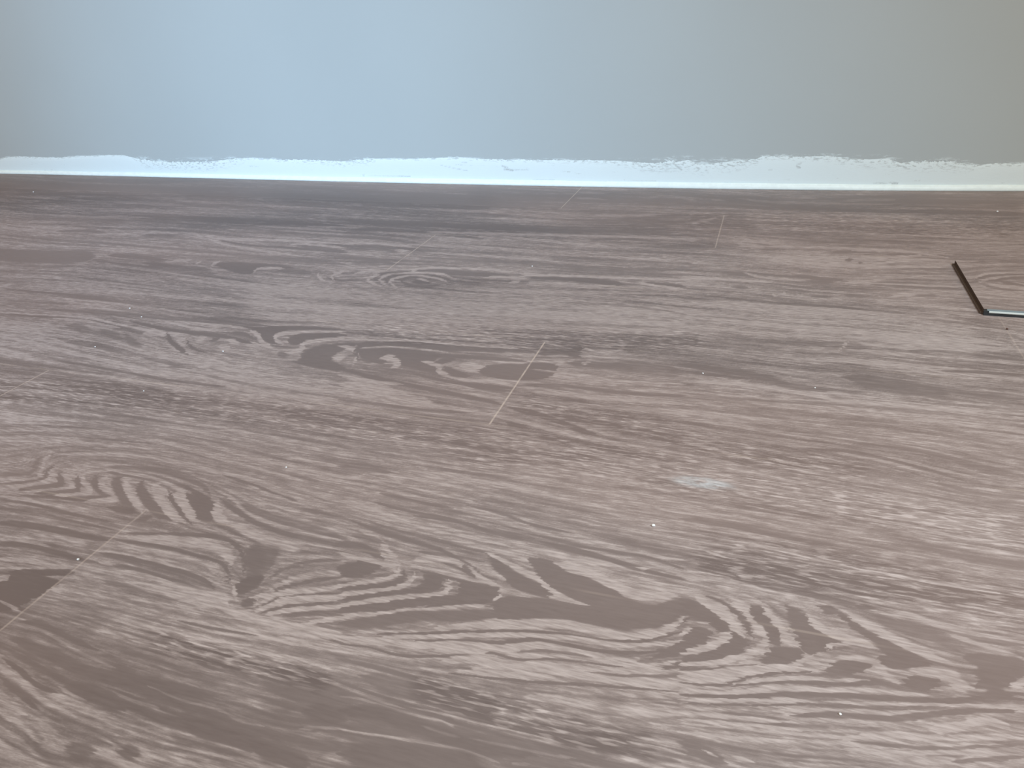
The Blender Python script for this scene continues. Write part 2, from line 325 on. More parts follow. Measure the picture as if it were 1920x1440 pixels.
(3.90,2.33,8,-306.3,243.8,-286.1,241.8,-269.0,239.9,-254.9,239.9,-236.0,237.5),
(8.00,2.33,8,-294.4,265.1,-273.9,266.2,-257.0,266.5),
(-8.00,2.33,8,-313.1,267.5,-287.5,267.7,-258.0,269.9),
(-8.00,2.33,8,-274.1,284.3,-247.8,282.2,-221.7,279.0,-204.0,277.8),
(9.00,10.00,8,-296.8,284.2,-272.3,281.7,-247.0,281.0,-223.2,281.5,-206.9,283.3),
(-10.00,15.00,8,-219.3,205.3,-197.3,203.2,-182.4,203.4),
(-9.00,16.67,6,-263.3,206.1,-230.0,205.5,-208.8,205.1),
(4.55,2.67,8,-268.4,193.6,-253.1,193.6,-233.0,195.1),
(-7.00,16.67,7,-309.9,176.4,-300.2,178.1,-291.3,180.6),
(3.25,6.67,6,-288.3,185.8,-278.6,180.1),
(-7.00,15.00,7,-278.1,184.4,-271.3,184.2),
(-10.00,20.00,7,-203.5,229.8,-178.7,231.6),
(6.00,3.33,8,-199.1,219.1,-189.0,223.1,-175.7,226.2),
(3.90,3.00,8,-331.4,182.4,-318.8,176.1),
(9.00,3.33,9,-282.9,295.7,-266.8,303.9,-252.3,309.5,-227.4,320.9),
(8.00,4.67,9,-272.0,284.9,-267.0,292.5,-259.7,300.9,-244.2,306.7,-223.7,314.1),
(-8.00,2.33,9,-267.7,286.0,-256.2,295.4,-240.9,301.1,-221.1,309.3),
(8.00,4.67,9,-264.7,285.3,-249.1,294.2,-219.1,305.7),
(-6.00,3.33,8,-251.1,287.4,-236.4,293.7,-215.2,298.6),
(9.00,4.00,9,-237.4,285.1,-214.5,297.2),
(8.05,2.00,9,-908.4,658.3,-819.8,663.4,-766.7,665.6,-704.5,656.0,-660.1,649.2,-622.8,649.2,-591.5,655.9),
(-6.84,2.00,8,-899.6,650.6,-815.8,659.5,-766.6,659.9,-715.5,653.7),
(6.90,2.00,8,-812.3,656.1,-764.3,657.5,-726.4,651.4,-702.6,648.2),
(-5.82,4.67,6,-849.7,678.4,-758.0,685.1,-692.4,686.9,-602.0,685.9,-533.3,692.1),
(-9.00,3.00,9,-708.5,669.2,-655.2,658.3,-601.9,653.7,-565.9,653.7,-532.2,645.9,-515.8,642.1),
(8.05,2.00,8,-675.5,673.2,-641.4,672.1,-610.8,665.0,-567.9,666.2),
(8.05,2.00,9,-653.4,680.7,-610.2,680.3,-573.7,680.9,-547.8,678.3),
(8.00,4.67,9,-546.2,676.0,-528.1,666.9,-512.2,650.2,-487.2,636.4),
(8.00,5.33,8,-553.4,646.3,-533.2,640.8),
(-8.00,2.67,8,-562.1,664.8,-542.4,663.8,-523.1,652.8),
(-9.00,9.33,9,-535.9,678.2,-516.9,674.4,-507.1,656.3),
(-8.00,2.67,9,-540.5,674.6,-528.6,685.1,-487.9,694.8,-433.9,699.1),
(8.00,4.00,9,-481.0,647.3,-499.1,658.0,-503.7,672.1,-480.2,682.3,-431.9,695.5),
(-9.00,6.00,9,-478.5,657.5,-477.4,670.2,-454.7,677.5,-427.1,686.6),
(8.00,4.00,9,-467.8,626.7,-455.7,638.6,-462.1,656.2,-448.3,666.5,-423.4,679.7),
(-9.00,14.00,9,-442.9,614.3,-433.7,634.2,-418.0,651.5),
(-6.00,6.00,7,-475.4,625.0,-461.5,623.5),
(7.00,6.00,8,-409.6,621.7,-400.0,636.5),
(-9.00,3.33,8,-450.3,612.6,-412.9,605.9,-382.6,605.0),
(-5.00,8.00,7,-777.3,640.7,-752.8,637.6,-731.0,634.1),
(-5.00,7.33,7,-726.6,640.4,-701.1,629.8,-672.4,620.5),
(-5.00,8.00,7,-688.1,637.9,-660.3,618.1,-637.1,608.4),
(7.00,6.67,8,-663.0,638.0,-652.0,645.6,-632.0,639.5),
(-8.00,4.67,9,-639.1,651.0,-615.1,627.9,-591.5,613.5,-568.9,599.8),
(6.00,4.00,8,-612.5,633.5,-588.8,618.9),
(-8.00,2.00,9,-601.9,638.3,-587.1,624.1,-568.5,613.8,-553.0,611.6),
(7.00,6.00,8,-586.6,634.1,-582.7,647.5),
(-7.00,2.67,8,-570.4,637.6,-565.3,649.7),
(8.00,6.67,7,-550.9,627.2,-534.1,626.1),
(6.00,8.67,5,-867.3,622.5,-810.5,628.1,-781.5,634.2),
(-6.00,3.00,7,-741.8,600.5,-674.0,595.4,-643.0,588.0),
(-5.00,3.33,7,-754.0,563.5,-697.9,557.4,-633.3,552.0),
(5.00,4.00,7,-839.2,598.2,-735.5,582.0,-648.7,568.4,-569.0,555.9,-526.6,557.3),
(-7.00,2.67,8,-709.7,557.0,-633.3,552.0,-560.3,545.5,-517.2,545.3,-475.6,545.1),
(5.00,2.33,7,-689.2,537.2,-618.7,536.3,-551.8,535.4,-514.4,528.5),
(-6.00,3.00,7,-616.4,584.6,-562.2,574.5,-508.4,561.4,-440.7,553.2,-352.5,550.0),
(5.00,2.67,7,-559.2,570.8,-490.3,565.5,-427.7,563.9,-357.8,559.5),
(-7.00,2.33,8,-693.9,519.1,-627.6,522.0,-564.1,524.7,-518.0,520.1),
(-6.00,2.00,8,-676.1,506.8,-618.1,512.2,-553.0,511.9,-488.6,508.7),
(-6.00,4.67,5,-527.6,506.7,-471.7,512.6,-395.4,513.3,-329.5,507.7),
(-5.00,5.33,5,-401.6,508.4,-326.4,502.1),
(5.00,3.00,6,-620.3,407.5,-568.1,420.3,-534.2,425.5),
(8.00,4.00,9,-422.6,657.3,-402.7,654.9,-388.4,639.7,-382.4,617.0),
(-9.00,4.67,9,-381.2,628.1,-394.8,652.0,-380.5,669.2,-343.3,679.2,-302.6,680.0,-254.7,685.0,-207.5,688.6),
(8.00,2.00,8,-435.6,680.5,-385.9,680.0,-347.4,688.3,-285.9,688.8,-228.1,693.1),
(8.00,2.00,8,-395.1,656.5,-368.9,667.0,-338.7,668.9,-298.1,668.7),
(-7.00,8.00,8,-376.6,629.1,-369.6,639.4,-370.0,648.3),
(8.00,6.00,9,-364.0,636.3,-351.3,643.5,-337.5,631.3,-340.1,620.2),
(-10.00,3.33,9,-349.5,643.9,-331.6,653.2,-294.4,659.6,-247.2,663.1,-210.1,665.4),
(-9.00,8.67,9,-336.6,633.7,-324.0,636.5,-308.3,623.2),
(8.00,4.67,9,-318.6,642.0,-296.6,636.3,-289.3,623.4,-269.3,615.9),
(-9.00,5.33,9,-302.6,641.3,-290.7,650.4,-285.1,656.0),
(-9.00,7.33,9,-290.5,635.5,-272.2,623.2,-255.7,619.0),
(-8.00,2.67,8,-313.8,613.8,-272.6,605.4,-235.8,604.3,-204.5,605.9),
(8.00,8.67,9,-276.2,643.0,-263.4,639.5,-251.9,644.2),
(9.00,3.00,9,-276.2,614.3,-253.0,611.8,-230.6,615.0,-206.2,611.1),
(-10.00,8.67,9.5,-241.0,634.4,-229.0,637.1,-211.7,640.2),
(-9.00,1.67,9,-241.7,647.3,-225.1,653.6,-207.8,657.5),
(7.00,1.67,8,-245.5,658.3,-226.6,658.3,-207.2,661.8),
(-7.00,3.33,8,-252.4,600.4,-225.2,599.2,-207.8,599.6),
(-9.00,4.00,8,-395.3,608.7,-343.3,595.1,-302.5,588.9,-263.5,583.0,-226.2,577.3,-204.0,572.2),
(8.00,10.00,6,-377.6,577.0,-332.9,574.3,-290.5,562.3,-263.9,558.1),
(7.00,3.33,8,-387.7,595.1,-339.8,588.0,-312.5,590.4),
(-7.00,2.67,7,-360.9,547.0,-310.3,547.1,-266.3,547.3,-210.7,557.1),
(8.00,2.67,7,-261.0,555.3,-235.0,554.7,-208.1,554.5),
(-9.00,8.67,8,-171.6,687.7,-166.0,711.3),
(-8.00,5.33,8,-208.1,684.0,-180.8,694.5,-160.1,685.9),
(-7.00,6.67,8,-172.8,670.3,-138.9,671.7,-113.6,677.4),
(-6.00,11.33,7,-130.5,673.6,-95.8,675.2,-53.5,671.4),
(8.00,1.67,8,-166.0,711.3,-145.4,702.3,-121.5,711.1),
(6.00,3.00,8,-178.7,664.8,-175.5,673.9),
(6.00,3.00,8,-156.4,669.8,-149.2,677.7),
(5.00,2.33,7,-203.4,648.9,-159.8,646.8,-107.4,643.2,-51.1,650.0),
(-7.00,4.00,7,-202.3,615.7,-153.6,621.3,-103.3,620.2,-48.6,627.2),
(7.00,3.00,9,-206.9,550.8,-189.9,549.1,-169.3,544.6,-140.5,536.3,-112.5,532.8),
(-8.00,4.67,8,-199.8,569.7,-171.5,563.2,-136.1,549.4,-110.9,539.0),
(-7.00,3.00,8,-194.5,543.2,-172.0,537.7),
(-5.00,3.33,7,-156.3,566.8,-108.1,562.4,-40.3,550.2),
(4.00,4.67,6,-201.9,586.6,-162.2,588.9,-113.7,590.1,-45.6,599.2),
(-6.00,4.67,6,-187.6,562.6,-139.0,561.3,-91.9,557.0),
(-5.00,5.33,6,-277.5,497.1,-231.1,502.5,-182.5,497.3,-139.9,505.0),
(-6.00,1.33,8,-441.9,691.6,-370.9,693.1,-309.3,696.6,-230.8,701.8),
(5.00,1.67,7,-388.4,707.0,-315.7,712.4,-237.7,724.2),
(6.90,2.00,7,-298.3,779.7,-234.3,781.8,-153.4,787.9,-66.9,794.9),
(-4.98,2.67,6,-231.4,771.6,-150.4,772.8,-93.2,779.8),
(-5.59,2.00,8,-226.0,829.3,-141.8,834.5,-70.0,822.0),
(-6.00,6.00,8,-64.9,692.0,-26.2,686.9,6.7,682.6,38.4,667.4,76.1,665.4),
(-6.00,12.00,7,85.2,696.7,122.3,690.4,157.8,684.4,171.9,684.2),
(6.00,3.00,8,-60.4,654.5,-8.2,660.4,38.4,656.7,82.6,648.0,125.3,649.8,167.0,653.1,226.8,657.3),
(-5.00,3.00,7,-57.7,631.8,8.5,632.3,67.7,639.5,124.6,643.1,165.4,643.3,223.8,644.2),
(5.00,1.67,8,71.3,737.3,119.4,739.7,165.1,736.0,209.9,738.3),
(-6.00,2.67,8,171.6,729.7,209.1,734.3,244.9,736.1),
(-6.00,5.33,6,38.4,769.5,72.5,770.1,114.1,772.5),
(-6.00,2.33,8,146.3,770.8,186.2,775.4,252.2,768.1),
(5.00,2.67,7,90.6,794.7,141.0,796.3,189.1,793.3,258.3,794.6),
(-5.95,2.00,8,-80.0,817.4,-17.2,820.5,38.4,817.7,92.1,821.5,151.9,819.6),
(-5.70,2.00,8,-30.6,880.4,38.5,877.9,85.9,878.0,131.4,873.6,199.0,856.4,254.7,846.2),
(4.76,2.67,7,-0.2,869.0,76.1,867.7,148.5,866.5,216.4,860.1),
(6.00,2.67,7,142.3,808.1,165.0,792.4),
(9.00,1.67,7,96.8,784.4,83.4,752.7),
(5.00,1.67,7,249.4,828.8,250.1,789.4),
(-5.00,6.67,6,158.8,691.6,200.2,687.3,233.7,687.6),
(6.00,2.00,8,203.9,787.8,234.2,785.9),
(8.00,2.00,9,-47.5,547.5,-22.2,542.2,-1.3,536.5,12.1,534.5),
(7.00,1.67,9,22.6,537.1,43.5,533.2),
(6.00,2.33,8,71.2,558.4,90.3,556.5,114.9,552.3,137.9,543.2),
(-6.00,3.00,7,51.6,560.3,90.7,561.8,127.1,552.8,160.6,539.4),
(-5.00,4.00,7,91.9,578.4,130.1,576.9,165.5,567.4,203.4,555.6),
(8.00,1.67,9,159.3,532.1,184.2,532.7),
(-6.00,3.33,7,136.5,533.3,169.4,525.6,197.0,527.7),
(-6.00,4.67,7,-35.1,443.8,3.8,444.9,27.0,442.0,60.3,440.2),
(-6.00,3.33,7,102.9,493.3,142.0,495.0,188.8,492.0),
(6.00,2.33,8,78.7,474.5,117.4,474.4,148.3,468.8,183.8,470.0),
(-6.00,3.00,7,5.7,411.1,38.2,409.1,69.4,407.2,99.0,403.7,127.4,402.0),
(6.00,2.33,8,-6.7,428.3,27.2,427.7,59.7,421.8,90.6,419.6,120.4,419.2,173.0,423.1),
(-7.00,2.67,8,14.9,402.9,38.2,404.0,58.8,399.4,78.7,396.7,108.0,398.3),
(-6.00,5.33,7,1.4,392.4,27.9,389.5,48.4,388.6,77.9,385.6),
(6.00,3.33,8,6.6,394.7,17.3,394.2),
(6.00,3.00,8,75.1,417.1,100.6,418.9,130.0,418.5,158.3,418.1),
(8.00,5.33,8,-19.2,370.4,-7.3,367.3,5.9,363.1),
(6.00,3.00,8,-28.1,385.5,-14.2,384.9),
(7.00,4.00,8,-5.4,382.3,5.4,380.2),
(-6.00,2.33,8,79.8,411.6,109.2,408.1,137.7,407.9,170.0,410.0),
(-4.28,2.33,8,-1245.4,951.4,-1106.3,940.1,-995.5,938.8,-886.9,933.5,-784.5,928.5,-653.4,917.3,-551.1,913.7),
(-5.19,10.67,7,-1124.8,846.5,-1052.4,854.3,-990.4,878.8,-964.0,883.4),
(4.81,2.00,8,-1310.0,1007.9,-1231.0,983.9,-1167.9,999.6,-1091.4,1000.8),
(-3.92,2.67,8,-1144.5,984.5,-1086.8,996.0,-1016.4,980.8),
(5.93,2.00,8,-1068.8,977.5,-1008.8,992.6,-979.3,992.2),
(-4.65,3.00,8,-972.1,988.1,-940.0,996.5,-901.4,992.6),
(5.88,2.00,8,-998.6,1001.7,-917.7,1012.7),
(-5.63,2.00,9,-825.1,989.2,-751.0,971.0,-687.6,970.7,-577.9,962.8),
(8.12,2.00,9,-833.6,993.8,-756.0,1001.8,-693.2,1004.5,-600.7,1004.6),
(6.24,2.00,8,-843.9,994.0,-809.6,975.2,-739.6,954.4,-636.2,937.2),
(6.21,2.00,8,-690.9,985.9,-654.2,992.2,-590.1,985.1),
(-4.97,2.33,8,-677.0,983.6,-630.3,977.9,-581.8,969.9),
(-4.35,2.67,8,-815.0,1083.3,-767.8,1096.3,-651.0,1096.7),
(5.77,2.00,8,-811.3,1072.8,-718.2,1071.4,-634.9,1067.1),
(-3.94,2.00,7,-769.9,1047.2,-619.7,1039.3),
(-5.22,4.00,8,-946.5,886.5,-887.8,888.1,-830.1,881.2),
(-5.46,4.00,8,-859.6,863.3,-793.0,859.0,-729.1,854.9),
(7.70,2.00,9,-822.7,880.0,-793.2,890.4),
(7.77,2.00,8,-774.6,874.6,-774.9,887.0),
(-6.22,4.67,9,-744.9,875.9,-689.3,882.1,-619.6,886.9),
(7.82,2.00,9,-740.9,864.6,-747.6,879.5,-745.0,892.4),
(-5.59,3.33,8,-703.0,859.7,-662.4,855.8),
(9.14,2.00,9,-662.6,851.9,-666.4,874.4,-641.5,880.5,-620.7,875.0),
(-4.80,4.67,8,-638.6,871.7,-596.2,871.9,-577.1,868.0),
(8.05,2.00,9,-570.4,873.0,-560.6,856.3,-543.8,843.6),
(8.05,2.00,9,-532.5,847.2,-546.0,866.4,-538.8,890.3),
(-4.03,2.00,7,-933.4,858.3,-814.1,847.1,-679.0,826.5,-588.4,815.4),
(5.75,2.00,7,-908.6,846.0,-802.6,833.4,-704.1,821.7,-584.5,809.3,-492.2,805.7),
(-6.16,2.00,8,-975.4,729.6,-888.0,729.3,-799.9,729.9),
(5.75,2.00,8,-994.3,733.1,-979.6,750.5),
(3.77,2.00,7,-1207.1,1178.7,-1116.4,1181.6,-1033.0,1179.6),
(4.71,2.00,7,-1110.8,1224.7,-1076.0,1233.7),
(5.66,2.00,7,-1026.5,1250.4,-947.4,1253.7,-897.9,1239.3),
(4.71,2.00,7,-1240.5,1077.8,-1188.0,1079.4),
(4.71,2.00,7,-1150.7,1078.8,-1092.3,1093.7),
(-3.10,5.33,6,-1437.6,1283.7,-1234.2,1292.5,-1052.0,1284.3),
(-3.10,4.67,6,-1118.8,1260.5,-993.9,1262.0,-882.9,1276.6,-742.8,1264.9),
(3.77,2.00,6,-1210.1,1344.8,-1025.9,1366.7,-817.7,1367.6),
(-3.10,5.33,6,-1069.1,1103.4,-948.6,1097.3,-809.7,1106.8),
(-3.78,4.00,7,-689.1,1132.9,-544.8,1125.5,-420.7,1124.0,-305.0,1127.2,-117.2,1143.0),
(6.93,2.00,9,-503.4,1088.2,-381.1,1094.2,-271.1,1103.5,-101.9,1115.1),
(-4.68,2.00,8,-476.5,1074.6,-430.7,1070.5,-399.2,1063.4),
(5.03,2.00,8,-472.7,1065.5,-426.2,1058.8,-382.7,1056.8),
(-4.08,2.00,8,-343.1,1082.1,-317.4,1070.5,-249.6,1070.1),
(6.09,2.00,8,-349.8,1085.8,-332.4,1074.5,-289.3,1067.9,-208.0,1059.5),
(-4.09,2.00,8,-239.7,1085.4,-189.3,1098.4,-136.7,1093.7),
(-3.87,2.67,8,-633.1,1077.6,-589.8,1086.6,-494.5,1081.6),
(-4.07,3.00,8,-636.9,1039.7,-566.6,1040.2,-485.1,1025.6),
(6.19,2.00,9,-616.5,1003.3,-553.4,1014.0,-483.0,1007.8),
(6.32,2.00,9,-564.6,989.3,-515.4,984.5,-489.7,990.7),
(-5.02,3.00,8,-578.7,982.3,-540.8,988.9,-498.4,978.8),
(-3.77,4.00,8,-586.0,949.0,-515.3,938.0,-484.4,931.5),
(8.05,2.00,8,-520.3,878.6,-506.0,892.6,-481.4,897.1),
(-8.37,2.33,9,-426.7,864.0,-418.3,867.7,-409.6,865.2),
(8.05,2.00,9,-426.4,874.6,-416.4,875.1,-403.2,867.8),
(8.05,2.00,9,-379.1,869.7,-393.6,880.8,-427.6,888.7,-453.1,876.7,-455.6,854.9,-435.1,838.4),
(-5.86,2.00,9,-385.6,861.5,-396.7,852.6,-421.0,851.3,-440.7,861.3,-438.8,879.4,-420.5,884.3),
(-5.80,2.00,9,-374.5,870.5,-384.3,882.6,-428.1,895.9,-461.0,882.4,-463.4,860.4,-444.9,843.3),
(8.05,2.00,9,-375.0,884.4,-401.9,900.9,-441.7,897.1,-469.1,888.2,-473.8,865.6,-450.3,838.8),
(-5.68,2.00,8,-486.4,859.6,-481.2,886.0,-444.8,904.0),
(8.05,2.00,9,-461.1,840.1,-487.1,855.9,-489.0,869.8,-481.2,886.0),
(-5.62,3.67,9,-439.1,908.8,-396.5,913.0,-343.9,908.1,-307.9,911.3),
(6.86,2.00,9,-437.8,900.0,-446.4,907.4,-425.7,920.4,-351.3,928.8,-299.6,923.7),
(8.05,2.00,8,-340.8,899.4,-313.1,904.6,-280.9,902.3),
(-6.66,4.67,9,-282.9,908.9,-225.0,914.3,-177.6,908.4,-154.7,906.1),
(9.20,2.00,9,-298.1,918.9,-273.8,919.2,-227.4,924.4,-82.4,936.1),
(9.20,2.00,9,-276.4,879.3,-270.3,890.6,-231.7,894.6,-196.6,891.4,-167.0,900.4),
(9.20,2.00,9,-301.3,883.2,-287.6,892.7),
(-5.93,3.33,9,-140.7,915.5,-79.8,912.7),
(8.05,2.00,9,-143.4,918.3,-119.9,909.6,-78.8,902.5),
(-4.63,2.67,7,-459.2,960.4,-312.9,966.6,-188.5,962.7,-86.5,973.8),
(5.42,2.00,7,-461.7,985.2,-344.7,984.9,-266.7,982.8),
(-4.00,2.00,8,-258.0,949.9,-84.2,952.5),
(5.75,2.00,7,-346.7,849.1,-235.3,864.4,-76.9,885.9),
(-4.34,2.67,8,-345.4,1255.7,-332.5,1254.0),
(-3.10,2.67,7,-504.6,1247.8,-451.0,1255.3,-400.8,1250.2),
(5.66,2.00,8,-326.2,1330.0,-295.0,1334.2,-261.4,1325.8),
(4.71,2.00,7,-330.3,1374.0,-270.5,1370.7),
(-3.10,2.00,7,-326.1,1356.7,-267.8,1357.6),
(-3.10,4.67,6,-186.6,1342.3,-126.1,1335.9),
(4.71,2.00,8,-269.7,1220.4,-212.8,1228.9,-157.7,1244.9),
(-3.10,2.00,7,-243.8,1237.8,-215.5,1244.2),
(-3.10,6.00,6,-684.4,1275.1,-577.6,1276.2,-439.4,1269.5,-361.6,1280.4),
(3.77,2.00,6,-715.9,1230.8,-692.4,1234.1),
(-4.34,2.00,8,-140.2,1319.1,-16.5,1311.0,118.7,1307.8,271.1,1313.8,379.9,1324.4),
(4.71,2.00,8,-145.1,1360.7,-110.7,1340.0),
(4.71,2.00,8,-91.3,1355.2,-61.2,1346.8),
(5.66,2.00,8,-47.8,1367.4,10.5,1350.5,107.6,1351.9,201.3,1359.2),
(5.66,2.00,8,50.1,1381.8,84.0,1383.8),
(-3.72,2.67,8,214.0,1378.5,283.4,1391.5,334.9,1395.1),
(4.71,2.00,8,122.6,1378.0,209.9,1389.8),
(3.77,2.00,7,227.7,1362.9,388.6,1362.3),
(-5.58,2.00,9,-106.9,1217.8,-96.1,1219.5),
(5.66,2.00,8,-115.6,1197.7,-92.1,1206.5,-68.0,1241.9),
(-3.33,2.00,7,-118.1,1135.4,-62.0,1128.8),
(-5.55,2.00,9,-69.3,1096.3,-61.9,1095.8),
(5.05,2.00,7,-115.3,1112.0,-83.1,1111.6),
(-6.79,3.00,9.5,108.1,1054.2,117.8,1054.5),
(-5.35,2.00,9,123.5,1043.5,127.9,1045.8),
(6.64,2.00,8,82.6,1042.1,103.9,1037.0,124.7,1031.3,158.0,1052.0,191.3,1069.2,223.2,1074.9),
(-4.35,3.33,8,90.8,1082.2,129.2,1093.0,151.1,1092.8),
(-5.13,2.33,8,159.2,1086.4,185.5,1091.0),
(6.43,2.00,8,128.0,1077.0,149.0,1069.1,193.2,1084.7,201.7,1101.7,163.0,1102.9,118.2,1095.1),
(5.29,2.00,8,-32.3,1089.7,61.8,1101.7,152.2,1105.0,195.2,1100.6,235.0,1084.5),
(-4.18,2.00,8,-9.0,1106.5,26.8,1104.1),
(5.17,2.00,8,-38.3,1110.3,-8.4,1089.6,10.4,1094.5),
(5.12,2.00,8,-21.8,1121.9,26.8,1104.1),
(5.31,2.00,7,27.0,1079.1,84.0,1081.0),
(-4.97,2.00,8,-98.7,973.0,-4.1,975.5,79.9,971.0,178.2,964.1,231.0,965.2),
(8.05,2.00,8,-94.6,939.3,-45.8,947.1,17.9,946.0),
(6.90,2.00,8,99.7,961.7,159.3,966.8,232.1,971.5),
(-5.14,2.00,8,129.5,961.0,230.5,962.0),
(-4.28,4.00,8,-29.3,923.9,-6.3,922.0),
(6.90,2.00,8,18.5,908.2,24.7,897.3),
(5.75,2.00,8,30.5,916.7,38.5,900.1),
(-6.25,2.00,8,62.0,906.0,85.4,909.4),
(-4.45,2.67,8,97.3,917.7,125.9,917.5),
(5.75,2.00,8,143.2,920.9,194.2,942.9),
(-4.44,2.67,7,174.4,933.0,202.4,935.6),
(-5.72,2.00,9,247.8,996.5,262.7,1015.6,283.8,1026.2,313.3,1034.2),
(6.90,2.00,8,249.0,1003.2,264.6,1026.0,295.2,1035.1),
(5.75,2.00,8,250.4,990.7,264.7,1006.2,281.7,1015.9,310.8,1023.1),
(-5.77,2.33,9,271.8,1004.3,286.8,1013.7,310.6,1022.4),
(-5.05,2.00,9,273.1,1001.4,286.5,994.5,302.9,989.1),
(-4.30,2.00,8,253.1,984.9,265.9,975.0,289.7,967.6),
(5.75,2.00,8,258.2,992.2,274.9,982.9,300.1,976.6),
(-3.72,2.00,6,-13.1,1218.8,114.6,1233.5,236.5,1242.7),
(3.83,2.00,6,-17.5,1197.9,13.4,1192.9,88.2,1195.2),
(-3.10,2.00,6,-135.2,1277.4,-15.5,1282.6),
(7.91,2.00,8,224.6,1044.0,166.6,1035.5,123.9,1020.5),
(-4.05,3.33,8,-47.8,974.4,-14.7,970.1,17.5,965.9),
(5.75,2.00,8,-17.4,980.1,6.9,963.9,59.1,960.4),
(-4.93,3.00,8,42.7,980.9,71.8,972.8,100.1,968.3),
(-5.02,3.33,8,59.1,960.4,91.6,960.1),
(5.75,2.00,8,100.3,971.6,120.2,968.9,151.3,984.6),
]
# broad paler and darker areas of the print; far dark ones paint in shade
CLOUDS = [
(-7,26,4.5,-1428.3,1062.8,-891.9,1071.3,-428.2,1128.0,-23.1,1207.0),
(-5,85,4,-298.4,234.4,-167.8,241.0,-54.6,243.7),
(5,45,4.5,-845.2,609.8,-606.7,600.7,-331.2,563.6),
(8,48,6.5,-584.9,769.6,-303.3,781.5,-5.8,818.7,200.4,804.6),
(4,30,5,-252.3,640.0,1.1,662.5,212.3,642.2),
(5,45,5,-152.1,485.9,45.5,491.9,177.7,482.2),
(-9,70,6,-211.6,239.4,-134.3,233.6,-77.8,231.2,-26.4,228.9),
(-8,90,5,-443.8,238.3,-319.6,216.8,-213.0,211.4,-149.5,204.9),
(-10,34,6,-1659.5,1256.5,-1187.3,1290.4,-814.5,1292.8,-488.4,1294.9),
(5,50,5,-34.4,278.3,43.2,290.2,151.3,308.2),
(5,45,5,-126.1,290.0,-38.4,302.5,43.5,314.1),
(-9,26,5.5,-500.9,1329.7,-117.2,1345.4,370.9,1377.3),
(-5,25,4,-1120.4,851.2,-820.0,854.0),
(4,30,5,-816.2,584.3,-569.0,555.9,-381.3,551.9),
(-3,40,4,-713.7,637.8,-439.5,651.5,-256.5,651.6),
]
